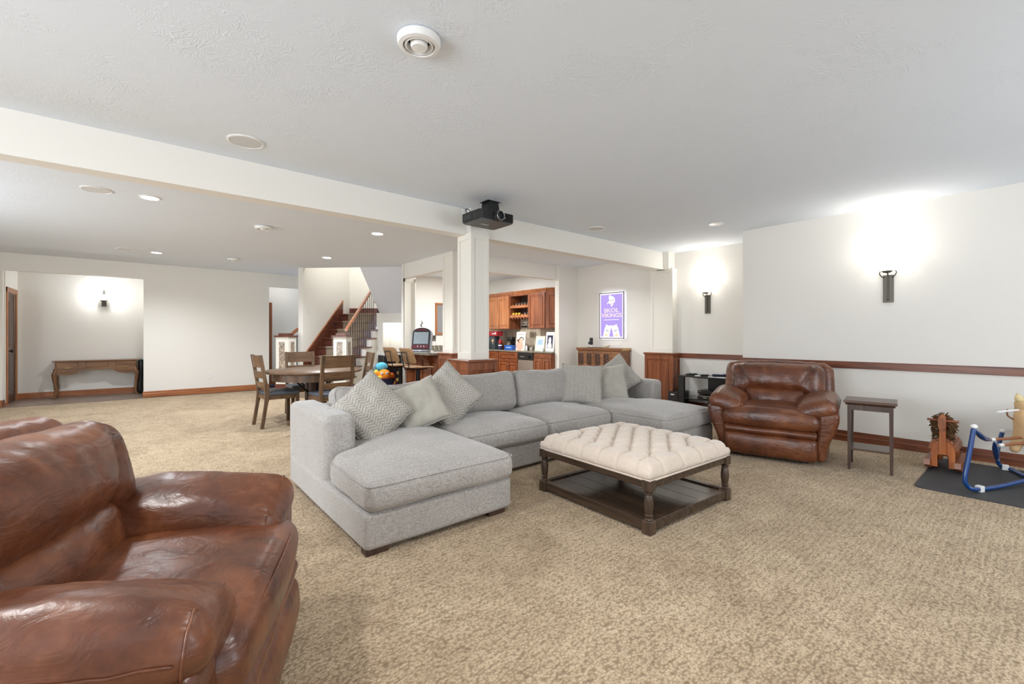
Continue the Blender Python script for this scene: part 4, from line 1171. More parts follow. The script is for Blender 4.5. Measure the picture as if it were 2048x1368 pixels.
spk('flat round ceiling speaker beyond the beam at the left of the lit downlight', -.352, 6.11)
spk('small far ceiling speaker near the back wall beside a lit downlight', -.222, 10.001)
spk('flat round ceiling speaker before the beam, right of the projector', 4.791, 3.929)
def can(label, x, y, lit=True, r=.095):
    v = thing('downlight', label, 'ceiling light', (x, y, H), 0, 'recessed downlights')
    B().lathe([(r, 0), (r, -.006), (r * .82, -.009), (r * .78, -.003)], n=32).build('trim_ring', 'plastic', v, 50)
    B().lathe([(0, -.004), (r * .79, -.004), (r * .79, 0)], n=32).build('lens', 'can' if lit else 'plastic', v, 50)
    if lit: light('ceiling_spot', 'SPOT', (x, y, H - .03), 150, (.95, .995, 1.05), size=.07, spot=150, blend=.8)
can('lit recessed downlight nearest the beam on the left', .065, 6.098)
can('lit recessed downlight over the stairs side of the dining table', 2.607, 6.144)
can('lit recessed downlight far left before the back wall', .197, 10.065)
can('lit recessed downlight nearest the staircase opening', 2.678, 8.646)
can('unlit recessed can light in the ceiling by the recessed wall', 5.818, 2.75, False)

# ------------------------------------------------------------------ projector
pj = thing('projector', 'black projector hung from the ceiling in front of the white column', 'projector', (2.87, 3.845, 2.47))
B().prism([(-.225, -.15), (-.195, -.185), (.20, -.185), (.23, -.15), (.23, .15), (.20, .185), (-.195, .185), (-.225, .15)], 2, .012, .10).build('body', 'black', pj)
B().prism([(-.205, -.15), (-.185, -.17), (.19, -.17), (.21, -.15), (.21, .15), (.19, .17), (-.185, .17), (-.205, .15)], 2, 0, .013).build('belly', M.setdefault('char', plain('charcoal_plastic', (74, 75, 78), .45)), pj)
ln = B().lathe([(.062, 0), (.062, .02), (.052, .04), (.050, .05), (.040, .05), (.036, .03), (0, .024)], n=28, mat=RM(90, 0, 0, (0, -.18, .052))).build('lens_barrel', 'black', pj, 50)
B().tube([(.047 * cos(2 * pi * k / 28), -.232, .052 + .047 * sin(2 * pi * k / 28)) for k in range(28)], .003, 6, True).build('lens_ring', 'chrome', ln, 180)
B().ball((0, -.20, .052), (.034, .012, .034), 16).build('lens_glass', 'smoke', ln, 180)
for k in range(8): B().box(.105, .205, -.190, -.183, .016 + .010 * k, .021 + .010 * k).build('grille_slat', 'blackm', pj)
B().box(-.229, -.222, -.03, .13, .02, .08, .002).build('side_panel', 'smoke', pj)
for k in range(5): B().lathe([(.006, 0), (.006, .004)], n=10, mat=RM(0, -90, 0, (-.224, -.07 - .02 * (k % 2), .03 + .013 * k))).build('button', 'char', pj)
B().box(.04, .10, -.19, -.184, .04, .052, .001).build('name_plate', 'steel', pj)
B().box(-.05, .05, -.012, -.002, -.001, .001).build('label_strip', 'paper', pj, None, (-.02, .03, 0))
B().box(-.07, .09, -.10, .08, .10, .118, .003).build('mount_plate', 'black', pj)
B().prism([(.0, .118), (.17, .118), (.16, .20), (.145, .265), (.025, .265), (.01, .20)], 1, .0, .13).build('mount_block', 'black', pj)
B().box(.0, .17, -.01, .14, .262, .27, .002).build('ceiling_plate', 'blackm', pj)
for x, y in ((-.06, -.09), (.10, -.09), (-.12, .12), (.12, .08)): B().tube([(x, y, .10), (x * .4, y * .4, .14)], .006, 6).build('mount_arm', 'blackm', pj)
B().tube(bez([(-.19, .10, .10), (-.21, .11, .14), (-.17, .12, .16), (-.12, .1, .11)], 6), .005, 6).build('cord', 'black', pj, 180)
tag(B().box(2.845, 2.915, 4.285, 4.30, 2.62, 2.735, .003).box(2.865, 2.895, 4.28, 4.287, 2.64, 2.68, .001).build('outlet', 'plastic'), 'white outlet on the beam behind the projector', 'outlet')
# added can light, unseen behind the beam, brightening the passage
struct(B().lathe([(0, -.004), (.07, -.004), (.095, -.006), (.095, 0)], (5.8, 5.1, H), 32).build('passage_fill_can', 'can', None, 50))
light('ceiling_spot', 'SPOT', (5.8, 5.1, H - .03), 70, (.97, 1, 1.03), size=.07, spot=150, blend=.8)
# added ceiling light, out of view, brightening the tops of the seating
struct(B().lathe([(0, -.004), (.07, -.004), (.095, -.006), (.095, 0)], (1.5, .8, H), 32).build('seating_fill_can', 'can', None, 50))
light('ceiling_spot', 'SPOT', (1.5, .8, H - .03), 75, (1, .99, .97), size=.08, spot=155, blend=.8)
struct(B().lathe([(0, -.004), (.07, -.004), (.095, -.006), (.095, 0)], (-.65, 2.5, H), 32).build('recliner_fill_can', 'can', None, 50))  # added ceiling light, out of view, for highlights on the near recliner
light('ceiling_spot', 'SPOT', (-.65, 2.5, H - .03), 80, (1, .99, .97), size=.08, spot=155, blend=.8)
# ------------------------------------------------------------------ bar: cabinets
def cab_door(par, xf, y0, y1, z0, z1, name='door', knob=None, mat='oakz', arch=False):
    """raised-panel front facing -X at x = xf"""
    b = B(); w_ = .055
    b.box(xf - .018, xf, y0, y0 + w_, z0, z1, .002).box(xf - .018, xf, y1 - w_, y1, z0, z1, .002)
    b.box(xf - .018, xf, y0 + w_, y1 - w_, z0, z0 + w_, .002)
    if arch:
        n = 8; a, c = y0 + w_, y1 - w_
        q = [(a, z1)] + [(a + (c - a) * i / n, z1 - w_ - .05 * (1 - sin(pi * i / n)) ** 1.5) for i in range(n + 1)] + [(c, z1)]
        b.prism(q, 0, xf - .018, xf)
    else: b.box(xf - .018, xf, y0 + w_, y1 - w_, z1 - w_, z1, .002)
    b.box(xf - .006, xf + .002, y0 + w_ - .004, y1 - w_ + .004, z0 + w_ - .004, z1 - w_ + .004)
    d = b.build(name, mat, par)
    if z1 - z0 > .22:
        B().box(xf - .017, xf - .003, y0 + w_ + .02, y1 - w_ - .02, z0 + w_ + .02, z1 - w_ - .02 - (.03 if arch else 0), .009).build('raised_panel', mat, d)
    elif z1 - z0 > .13: B().box(xf - .015, xf - .003, y0 + w_ * .8, y1 - w_ * .8, z0 + .05, z1 - .05, .007).build('raised_panel', mat, d)
    if knob:
        B().lathe([(.006, 0), (.006, .012), (.014, .018), (.014, .026), (0, .03)], n=10, mat=RM(0, -90, 0, (xf - .018, *knob))).build('knob', 'chrome', d, 60)
    return d
def crown(par, x0, y0, y1, z):
    B().prism([(x0 + .0, z), (x0 - .035, z + .05), (x0 - .035, z + .065), (x0 + .03, z + .065), (x0 + .03, z)], 1, y0, y1).build('crown_moulding', 'oakx', par)
UX, UZ0, UZ1 = 6.931, 1.425, 2.27
c = thing('wall_cabinet', 'cherry two-door wall cabinet left of the wine rack above the bar counter', 'cabinet')
B().box(UX, XN, 8.387, 9.30, UZ0, UZ1).build('carcass', 'cherryz', c)
cab_door(c, UX, 8.395, 8.84, UZ0 + .01, UZ1 - .03, knob=(8.80, 1.50), arch=True)
cab_door(c, UX, 8.85, 9.295, UZ0 + .01, UZ1 - .03, knob=(8.89, 1.50), arch=True)
crown(c, UX, 8.387, 9.30, UZ1)
c = thing('wine_rack', 'open cherry wine rack cabinet with two scalloped bottle shelves', 'cabinet')
wz = 1.68
for q in ((UX, XN, 7.69, 7.715, wz, UZ1), (UX, XN, 8.36, 8.385, wz, UZ1), (UX, XN, 7.715, 8.36, UZ1 - .05, UZ1)): B().box(*q, .002).build('side', 'cherryz', c)
B().box(XN - .02, XN, 7.715, 8.36, wz, UZ1).build('back', 'darkwood', c)
for z in (1.735, 1.965):
    B().box(UX, XN - .02, 7.715, 8.36, z - .035, z, .002).build('shelf', 'oakx', c)
    q = [(7.715, z)]
    for k in range(6):
        y = 7.715 + .1075 * k
        q += [(y + .015, z + .045)] + [(y + .015 + .0775 * i / 6, z + .045 - .03 * sin(pi * i / 6)) for i in range(1, 6)] + [(y + .0925, z + .045)]
    q += [(8.36, z)]
    B().prism(q, 0, UX + .005, UX + .03).build('scalloped_rail', 'oakx', c)
for k in range(6): B().box(UX + .01, XN - .06, 7.745 + .105 * k, 7.79 + .105 * k, wz - .014, wz + .022, .003).build('stem_rack', 'cherryx', c)
crown(c, UX, 7.69, 8.385, UZ1)
M['bottle'] = plain('dark_bottle_glass', (40, 46, 40), .12, 0, 0, 60, .6, .1)
M['foilg'] = plain('gold_foil', (214, 180, 60), .35, .3)
def wine(y, z, cap, label):
    o = thing('wine_bottle', label, 'bottle', (UX + .05, y, z + .05), 0, 'wine bottles lying in the rack')
    B().lathe([(0, .0), (.034, 0), (.036, .01), (.036, .17), (.030, .20), (.014, .225), (.013, .28), (0, .28)], n=12, mat=RM(0, 90, 0)).build('body', 'bottle', o, 60)
    B().lathe([(.036, -.002), (.037, .0), (.037, .04), (.036, .042)], n=12, mat=RM(0, 90, 0)).build('foil', cap, o, 60)
M['foilb'] = plain('dark_foil', (92, 84, 80), .35, .3)
for k, w1 in zip(range(3), ('leftmost', 'middle', 'rightmost')): wine(8.30 - .107 * k, 1.735, 'foilg', w1 + ' of the three yellow-ended wine bottles on the lower rack shelf')
for k, w1 in zip(range(4, 6), ('left', 'right')): wine(8.30 - .107 * k, 1.735, 'foilb', w1 + ' of the two dark wine bottles on the lower rack shelf')
for k, w1 in zip(range(1, 6), ('first', 'second', 'third', 'fourth', 'fifth')): wine(8.30 - .107 * k, 1.965, 'foilb', w1 + ' dark wine bottle from the left on the upper rack shelf')
c = thing('wall_cabinet', 'cherry wall cabinet with angled end at the right of the wine rack', 'cabinet')
B().prism([(UX, 7.68), (UX, 7.12), (7.18, 6.64), (XN, 6.64), (XN, 7.68)], 2, UZ0, UZ1).build('carcass', 'cherryz', c)
cab_door(c, UX, 7.13, 7.67, UZ0 + .01, UZ1 - .03, knob=(7.63, 1.50), mat='cherryz')
e0, e1 = Vector((UX, 7.11, 0)), Vector((7.175, 6.65, 0)); L_ = (e1 - e0).length
m = Matrix.Translation((UX, 7.115, 0)) @ Matrix.Rotation(atan2(6.65 - 7.115, 7.18 - UX), 4, 'Z')
b = B()
for q in ((.03, .085, UZ0 + .02, UZ1 - .03), (L_ - .085, L_ - .03, UZ0 + .02, UZ1 - .03)): b.box(q[0], q[1], -.016, 0, q[2], q[3], .002, 1, m)
for q in ((.085, L_ - .085, UZ0 + .02, UZ0 + .08), (.085, L_ - .085, UZ1 - .10, UZ1 - .03)): b.box(q[0], q[1], -.016, 0, q[2], q[3], .002, 1, m)
d = b.build('angled_door', 'cherryz', c)
B().box(.105, L_ - .105, -.014, 0, UZ0 + .10, UZ1 - .12, .008, 1, m).build('raised_panel', 'cherryz', d)
crown(c, UX, 7.08, 7.69, UZ1)
B().prism([(0, UZ1), (-.035, UZ1 + .05), (-.035, UZ1 + .065), (.03, UZ1 + .065), (.03, UZ1)], 0, -.02, L_, m).build('crown_moulding', 'oakx', c)
# base units
LX = 6.672
def base_unit(label, y0, y1):
    c = thing('base_cabinet', label, 'cabinet')
    B().box(LX, XN, y0, y1, .10, .88).build('carcass', 'cherryz', c)
    B().box(LX + .06, XN, y0, y1, 0, .10).build('toe_kick', 'darkwood', c)
    return c
c = base_unit('cherry base cabinet of narrow drawers left of the double-door unit, at the column', 8.465, 9.0)
for z0, z1 in ((.69, .87), (.44, .68), (.12, .43)): cab_door(c, LX, 8.475, 8.99, z0, z1, 'drawer', (8.53, (z0 + z1) / 2), 'cherryx')
c = base_unit('cherry base cabinet with one drawer over double doors, left of the dishwasher', 7.755, 8.461)
cab_door(c, LX, 7.765, 8.451, .645, .87, 'drawer', None, 'cherryx')
cab_door(c, LX, 7.765, 8.104, .12, .635, 'door', (8.07, .58), 'cherryz'); cab_door(c, LX, 8.112, 8.451, .12, .635, 'door', (8.145, .58), 'cherryz')
c = base_unit('cherry base cabinet with two doors right of the dishwasher', 6.63, 7.222)
cab_door(c, LX, 6.66, 6.935, .12, .76, 'door', None, 'cherryz'); cab_door(c, LX, 6.942, 7.212, .12, .76, 'door', None, 'cherryz')
B().box(LX - .016, LX, 6.66, 7.212, .77, .87, .003).build('false_drawer', 'cherryx', c)
c = thing('dishwasher', 'stainless dishwasher with black control panel under the bar counter', 'dishwasher')
B().box(LX + .01, XN, 7.228, 7.75, .02, .88).build('body', 'black', c)
B().box(LX - .02, LX + .01, 7.232, 7.746, .10, .715, .006).build('door', 'steel', c)
pn = B().box(LX - .028, LX + .01, 7.232, 7.746, .72, .876, .006).build('control_panel', 'black', c)
B().lathe([(.038, 0), (.034, .02), (.016, .022), (.014, .03), (0, .03)], n=18, mat=RM(0, -90, 0, (LX - .028, 7.34, .79))).build('dial', 'blackm', pn, 60)
for k in range(3): B().box(LX - .032, LX - .027, 7.62 - .05 * k, 7.65 - .05 * k, .775, .80, .002).build('button', 'steel', pn)
tag(B().box(6.645, XN, 6.622, 9.775, .882, .917, .006).build('countertop', 'granite'), 'speckled granite countertop along the cabinet wall of the bar', 'countertop')
bs = bpy.data.objects.new('wall_backsplash', None); COL.objects.link(bs); bs['kind'] = 'structure'
tl = None
for r, z in enumerate((.919, 1.174, 1.429)):
    for k in range(12):
        y = 6.63 + .257 * k
        if r == 2 and not 7.3 < y < 8.3: continue
        if tl is None: tl = B().box(0, .009, .0015, .2535, .0015, .2535, .0015).build('tile', 'tile', bs, None, (XN - .009, y, z)); continue
        t2 = tl.copy(); COL.objects.link(t2); t2.location = (XN - .009, y, z)

# things on the counter (front edge x = 6.645, top z = .917)
CZ = .917
M['red'] = plain('red_box', (150, 32, 40), .4); M['slate'] = plain('dark_slate_box', (58, 66, 70), .5)
M['blue'] = plain('blue_carton', (36, 88, 176), .45); M['kraft'] = plain('brown_box', (140, 88, 60), .6)
M['tan'] = plain('tan_emblem', (206, 170, 130), .5); M['skin'] = plain('blush_print', (226, 170, 150), .6)
M['cream'] = plain('cream_board', (236, 228, 208), .6); M['navyp'] = plain('navy_panel', (44, 40, 84), .5)
M['mint'] = plain('pale_green_frame', (206, 214, 196), .5); M['sky'] = plain('pale_blue_print', (160, 188, 224), .6)
o = thing('gift_box', 'dark grey upright box with tan emblem on the bar counter by the column', 'box', (6.86, 9.02, CZ))
B().box(0, .16, -.13, .13, 0, .335, .003).build('carton', 'slate', o)
B().lathe([(0, 0), (.04, 0), (.04, .003), (0, .003)], n=14, mat=RM(0, -90, 0, (0, -.05, .22))).build('emblem', 'tan', o)
B().box(-.003, .001, -.06, -.04, .13, .19).build('emblem_stem', 'tan', o)
o = thing('red_case', 'red box with white lettering lying on the dark upright box', 'box', (6.84, 8.98, CZ + .336))
B().box(0, .2, -.21, .17, 0, .125, .004).build('case', 'red', o)
B().box(-.002, .002, -.15, .0, .05, .07).build('label_strip', 'paper', o); B().box(-.003, .003, -.16, -.13, .04, .10).build('label_strip', 'paper', o)
tag(B().box(-.004, .004, -.07, .07, 0, .19, .001).build('card', 'paper', None, None, (6.78, 9.13, CZ + .001), (0, rad(4), 0)), 'white card standing in front of the dark upright box', 'card')
tag(B().box(0, .12, -.06, .06, 0, .21, .004).build('wooden_box', 'kraft', None, None, (6.92, 8.76, CZ)), 'brown box between the dark box and the red-topped bottle', 'box')
o = thing('bottle', 'red and blue bottle figure in front of the black coffee maker', 'bottle', (6.86, 8.66, CZ))
B().lathe([(0, 0), (.045, 0), (.05, .03), (.042, .09), (.048, .12), (.03, .15), (0, .15)], n=16).build('lower_body', 'navyp', o, 60)
B().lathe([(.0, .15), (.046, .15), (.05, .18), (.04, .20), (.046, .21), (.03, .25), (0, .262)], n=16).build('upper_body', 'red', o, 60)
B().lathe([(.050, .092), (.051, .10), (.05, .115), (.046, .118)], n=16).build('band', 'paper', o, 60)
o = thing('coffee_maker', 'black coffee maker on the bar counter behind the blue carton', 'coffee maker', (6.98, 8.47, CZ))
B().box(0, .24, -.10, .10, 0, .035, .006).build('base', 'black', o); B().box(.12, .24, -.10, .10, .035, .30, .01).build('tank', 'black', o)
B().soft((.11, 0, .265), (.22, .20, .10), .03, 3, (3, 3, 2)).build('head', 'black', o, 180); B().lathe([(.05, .036), (.055, .09), (.045, .14), (.04, .14)], (.06, 0, 0), 16).build('carafe', 'smoke', o, 60)
o = thing('tissue_box', 'blue carton on the bar counter left of the illustrated board', 'box', (6.80, 8.27, CZ))
B().box(0, .13, -.155, .155, 0, .115, .003).build('carton', 'blue', o); B().box(-.002, .001, -.10, .08, .05, .075).build('label_strip', 'sky', o)
o = thing('tool_crock', 'clear tumbler of utensils behind the blue carton', 'tumbler', (7.10, 8.30, CZ))
B().lathe([(.045, 0), (.055, .19), (.050, .19), (.041, .008)], n=18).build('glass', 'glass', o, 60)
for a, z in ((.3, .27), (1.5, .31), (3.1, .28), (4.4, .30)): B().tube([(.01 * cos(a), .01 * sin(a), .012), (.045 * cos(a), .045 * sin(a), z)], .006, 6).build('utensil', 'chrome', o, 60)
tag(B().box(-.03, .03, -.025, .025, 0, .27, .004).build('knife_block', 'blackm', None, None, (7.13, 8.14, CZ)), 'dark upright slab behind the blue carton beside the illustrated board', 'block')
o = thing('art_board', 'tall cream illustrated board leaning on the bar backsplash', 'picture', (6.90, 7.96, CZ), 0)
mm = RM(0, 6, 0)
B().box(0, .014, -.165, .165, 0, .44, .002, 1, mm).build('board', 'cream', o)
def disc(par, name, mat, y, z, ry, rz_, t=.003): return B().lathe([(0, 0), (1, 0), (1, t), (0, t)], n=22, mat=mm @ Matrix.Translation((0, y, z)) @ Matrix.Rotation(-pi / 2, 4, 'Y') @ Matrix.Diagonal((rz_, ry, 1, 1))).build(name, mat, par)
disc(o, 'printed_dress', 'skin', .02, .10, .13, .10); disc(o, 'printed_face', 'skin', -.03, .22, .055, .065, .005); disc(o, 'printed_face', 'skin', .075, .19, .045, .05, .005)
B().tube([mm @ Vector((-.004, -.03 + .09 * cos(a), .21 + .10 * sin(a))) for a in [rad(-20 + 18 * k) for k in range(11)]], .009, 6).build('printed_arc', 'blackm', o, 180)
disc(o, 'printed_hair', 'kraft', .10, .235, .04, .03, .006); B().box(-.002, 0, -.11, .10, .375, .385, 0, 1, mm).build('printed_title', 'red', o)
tag(B().lathe([(.022, 0), (.025, .01), (.025, .09), (.010, .10), (.010, .13), (0, .13)], n=14).build('soap_bottle', 'plastic', None, 60, (6.90, 7.72, CZ)), 'small pale bottle right of the illustrated board', 'bottle')
o = thing('candle_jar', 'small clear jar with a cream candle before the pale framed certificate', 'jar', (6.94, 7.60, CZ))
B().lathe([(.045, 0), (.045, .10), (.041, .10), (.041, .006)], n=18).build('glass', 'glass', o, 60); B().lathe([(0, .007), (.039, .007), (.039, .075), (0, .075)], n=16).build('wax', 'cream', o, 60)
o = thing('picture_frame', 'pale green framed certificate leaning on the bar backsplash', 'picture', (6.93, 7.33, CZ)); mm = RM(0, 9, 0)
for q in ((-.155, .155, 0, .045), (-.155, .155, .295, .34), (-.155, -.11, .045, .295), (.11, .155, .045, .295)): B().box(0, .016, q[0], q[1], q[2], q[3], .003, 1, mm).build('frame_side', 'mint', o)
B().box(.004, .010, -.11, .11, .045, .295, 0, 1, mm).build('certificate', 'paper', o); B().box(.002, .006, -.085, .085, .14, .26, 0, 1, mm).build('print', 'sky', o)
tag(B().box(0, .03, -.05, .05, 0, .075, .002).build('white_carton', 'plastic', None, None, (6.87, 7.20, CZ)), 'small white carton between the certificate and the white framed sign', 'box')
o = thing('sign_board', 'white framed sign with a navy panel and white bottle shape', 'sign', (6.93, 6.995, CZ)); mm = RM(0, 5, 0)
B().box(0, .014, -.135, .135, 0, .43, .003, 1, mm).build('board', 'plastic', o); B().box(-.003, .002, -.085, .085, .075, .355, 0, 1, mm).build('panel', 'navyp', o)
q = [(-.06, .075), (-.07, .13), (-.035, .20), (-.045, .24), (-.03, .29), (-.012, .315), (.012, .315), (.03, .29), (.045, .24), (.035, .20), (.07, .13), (.06, .075)]
B().prism(q, 0, -.008, 0, mm).build('bottle_shape', 'plastic', o)
B().box(-.006, -.001, -.015, .015, .318, .345, 0, 1, mm).build('cap_shape', 'blackm', o)
coil('white cable coil at the right end of the bar counter', 'cable_coil', (7.02, 6.74, CZ), .05, 3, 'plastic', 'cable', .006)
for k, (y, w1) in enumerate(((8.0, 'left'), (7.93, 'middle'), (7.86, 'right'))):
    o = thing('wine_glass', w1 + ' of three stemmed glasses hanging upside down under the wine rack', 'glass', (7.02, y, 1.665), 0, 'stemware under the wine rack')
    B().lathe([(.033, 0), (.033, -.004), (.006, -.008), (.005, -.08), (.03, -.11), (.038, -.15), (.032, -.20), (.029, -.20), (.035, -.15), (.026, -.112), (0, -.095)], n=18).build('goblet', 'glass', o, 180)

# ------------------------------------------------------------------ bar counter on the stair side
bc = thing('bar_counter', 'cherry panelled bar counter with granite top and overhang', 'counter')
B().prism([(3.90, 6.93), (3.87, 6.97), (3.87, 8.33), (3.90, 8.37), (4.75, 8.37), (4.75, 6.93)], 2, .915, .952).build('granite_top', 'granite', bc)
B().box(4.16, 4.70, 6.95, 8.36, 0, .915).build('body', 'cherryz', bc)
B().box(4.135, 4.16, 6.95, 8.36, .80, .915, .003).build('top_rail', 'cherry', bc)
for k in range(4):
    y = 6.955 + .3505 * k
    B().box(4.143, 4.16, y + .03, y + .32, .16, .76, .006).build('panel', 'cherryz', bc)
    B().box(4.135, 4.16, y - .005, y + .03, 0, .80, .002).build('stile', 'cherryz', bc)
B().box(4.135, 4.16, 6.95, 8.36, 0, .12, .003).build('bottom_rail', 'cherry', bc)
for y in (7.30, 8.0): B().prism([(4.135, .91), (3.93, .91), (3.95, .88), (4.06, .80), (4.135, .66)], 1, y - .02, y + .02).build('bracket', 'cherryz', bc)
tag(B().box(5.15, 6.64, 9.18, 9.775, .88, .917, .005).build('countertop', 'granite'), 'granite counter along the bar back wall under the outlet', 'countertop')
c = thing('base_cabinet', 'cherry base cabinet along the bar back wall under the framed picture', 'cabinet')
B().box(5.15, 6.60, 9.22, 9.77, .10, .88).build('carcass', 'cherryz', c); B().box(5.15, 6.6, 9.28, 9.77, 0, .10).build('toe_kick', 'darkwood', c)
for k in range(3): B().box(5.16 + .48 * k, 5.63 + .48 * k, 9.20, 9.22, .12, .86, .005).build('door', 'cherryz', c)
struct(B().box(5.15, 6.64, 9.765, 9.78, .917, 1.02, .002).build('trim_6', 'granite'))

# bar stools
M['ply'] = wood('plywood_seat', (128, 96, 66), (176, 140, 104), .45, 0, 1, .1)
def stool(label, x, y, rz):
    s = thing('bar_stool', label, 'stool', (x, y, 0), rz, 'bar stools at the counter')       # faces +y
    B().lathe([(.20, 0), (.205, .01), (.19, .018), (.05, .03), (.045, .05)], n=28).build('base', 'blackm', s, 50)
    B().lathe([(.036, .03), (.036, .70)], n=18).build('column', 'blackm', s, 60)
    B().tube([(.14 * cos(2 * pi * k / 24), .14 * sin(2 * pi * k / 24), .27) for k in range(24)], .010, 8, True).build('foot_ring', 'blackm', s, 180)
    B().box(-.12, .12, -.14, .12, .695, .705, .002).build('seat_plate', 'blackm', s)
    B().soft((0, .02, .722), (.42, .40, .030), (.06, .06, .014), 3, (8, 8, 1), lambda x, y, z, u, v, w_: (0, 0, .018 * u * u - .02 * v ** 3 * (v > 0) + .012 * (v < -.5) * (abs(v) - .5))).build('seat', 'ply', s, 180)
    B().soft((0, -.235, .93), (.40, .022, .26), (.05, .01, .05), 4, (8, 1, 6), lambda x, y, z, u, v, w_: (0, .035 * u * u - .05 * w_, 0)).build('backrest', 'ply', s, 180)
    for sx in (-1, 1): B().tube([(sx * .075, -.10, .70), (sx * .075, -.20, .69), (sx * .075, -.225, .74), (sx * .075, -.282, .985)], .008, 8).build('back_rod', 'blackm', s, 180)
    B().tube([(-.075, -.282, .985), (.075, -.282, .985)], .008, 8).build('back_rod', 'blackm', s, 60)
    return s
s1 = stool('bar stool with plywood back nearest the white column', 3.62, 6.84, -rad(84))
dup(s1, (3.62, 7.50, 0), -rad(80), 'bar stool with plywood back nearest the staircase and toy bin', 'bar stools at the counter')

# tabletop game machine
M['screen'] = plain('dim_screen', (150, 162, 168), .12); M['maroon'] = plain('maroon_trim', (92, 30, 40), .35); M['silver'] = plain('silver_plastic', (176, 182, 190), .3, .3)
gm = thing('game_machine', 'silver countertop touch-screen game machine on the bar counter', 'game machine', (4.28, 7.95, .952), -rad(50))
B().lathe([(.17, 0), (.19, .01), (.18, .035), (0, .035)], n=30).build('base', 'silver', gm, 50)
tl_ = RM(-12, 0, 0, (0, -.06, .05))
q = [(-.20, 0), (-.20, .34)] + [(-.20 * cos(pi * k / 10), .34 + .10 * sin(pi * k / 10)) for k in range(1, 10)] + [(.20, .34), (.20, 0)]
B().prism(q, 1, .03, .12, tl_).build('housing', 'silver', gm)
B().prism([(x * .92, z * .97 + .005) for x, z in q], 1, .01, .04, tl_).build('bezel', 'black', gm)
B().box(-.155, .155, .002, .014, .10, .345, .003, 1, tl_).build('screen', 'screen', gm)
B().box(-.18, .18, -.012, .02, .0, .085, .004, 1, tl_).build('control_panel', 'maroon', gm)
B().prism([(-.15, .355), (-.11, .395), (0, .415), (.11, .395), (.15, .355), (.10, .37), (-.10, .37)], 1, -.002, .014, tl_).build('marquee', 'maroon', gm)
B().soft((0, .12, .22), (.34, .16, .30), .06, 3, (3, 3, 3)).build('rear_shell', 'char', gm, 180)
B().tube([(0, .03, .49), (-.02, .03, .53), (.015, .03, .56), (0, .03, .61)], [.014, .010, .012, .006], 8).build('finial', 'blackm', gm, 180)
for x in (-.05, .02, .08): B().ball(tl_ @ Vector((x, -.014, .05)), (.012, .006, .012), 8).build('button', 'plastic', gm, 180)
tag(B().tube(bez([(4.55, 7.92, .957), (4.60, 7.70, .957), (4.55, 7.45, .957), (4.62, 7.25, .957), (4.5, 7.15, .957)], 6), .005, 6).build('power_cord', 'black', None, 180), 'black power cord lying on the granite bar top', 'cord')
pf = thing('framed_picture', 'wood framed print with grey mat on the bar back wall', 'picture', (5.94, 9.78, 1.69))
for q in ((-.29, .29, .355, .40), (-.29, .29, -.40, -.355), (-.29, -.245, -.355, .355), (.245, .29, -.355, .355)): B().box(q[0], q[1], -.045, 0, q[2], q[3], .006).build('frame_side', 'oakz', pf)
M['mat'] = plain('grey_mat_board', (140, 140, 140), .7)
B().box(-.245, .245, -.02, -.01, -.355, .355).build('mat_board', 'mat', pf); B().box(-.08, .20, -.024, -.018, -.10, .22).build('print', 'paper', pf); B().box(-.08, .20, -.024, -.018, -.26, -.13).build('print', 'sky', pf)
o = thing('outlet', 'dark outlet plate with plugged cords on the bar back wall', 'outlet', (5.624, 9.78, 1.20))
B().box(-.05, .05, -.012, 0, -.07, .07, .003).build('plate', 'bronze', o)
for x in (-.015, .03): B().tube(bez([(x, -.02, -.02), (x * 2, -.06, -.15), (x * 3 + .02, -.08, -.275)], 5), .004, 6).build('plug_cord', 'plastic', o, 180)
o = thing('outlet', 'white outlet plate low on the far wall', 'outlet', (1.142, YK, .375))
B().box(-.036, .036, -.006, 0, -.058, .058, .003).build('plate', 'plastic', o)
for z in (-.022, .022): B().box(-.016, .016, -.009, -.004, z - .014, z + .014, .003).build('socket', 'paper', o)

# black cabinet with gold ornaments and the toy bin
M['gold'] = plain('gold_ornament', (206, 178, 108), .35, .4)
o = thing('small_fridge', 'small black fridge with gold flower ornaments beside the bar stools', 'fridge', (3.93, 8.62, 0))
B().box(-.19, .19, -.10, .18, .0, .86, .006).build('body', 'black', o); B().box(-.19, .19, -.125, -.10, .02, .86, .008).build('door', 'black', o)
B().box(-.19, .19, -.12, .18, .86, .885, .004).build('top', 'silver', o)
for x, z in ((.10, .72), (.12, .50), (-.02, .47), (.10, .36), (.02, .30)):
    b = B()
    for k in range(5): b.ball((x + .024 * cos(2 * pi * k / 5), -.13, z + .024 * sin(2 * pi * k / 5)), (.017, .008, .017), 8)
    b.ball((x, -.134, z), (.012, .008, .012), 8); b.build('ornament', 'gold', o, 180)['kind'] = 'stuff'
o = thing('toy_bin', 'round navy fabric toy bin with red trim by the staircase wall', 'bin', (3.42, 7.93, 0))
B().lathe([(.22, 0), (.255, .46), (.26, .48), (.25, .48), (.244, .46), (.21, .01), (0, .01)], n=32).build('shell', 'navy', o, 50)
B().tube([(.257 * cos(2 * pi * k / 32), .257 * sin(2 * pi * k / 32), .48) for k in range(32)], .007, 6, True).build('rim', 'red', o, 180)
B().tube(bez([(.20, -.19, .44), (.23, -.21, .36), (.19, -.20, .30), (.15, -.22, .38)], 5), .010, 6).build('handle', 'red', o, 180)
for nm, rgb in (('toy_blue', (92, 184, 214)), ('toy_orange', (250, 148, 40)), ('toy_red', (236, 96, 46)), ('toy_lime', (206, 212, 90)), ('toy_grey', (120, 134, 142)), ('toy_pink', (222, 164, 156)), ('toy_yellow', (246, 200, 70))):
    M[nm] = plain(nm, rgb, .9, 0, .3, 120)
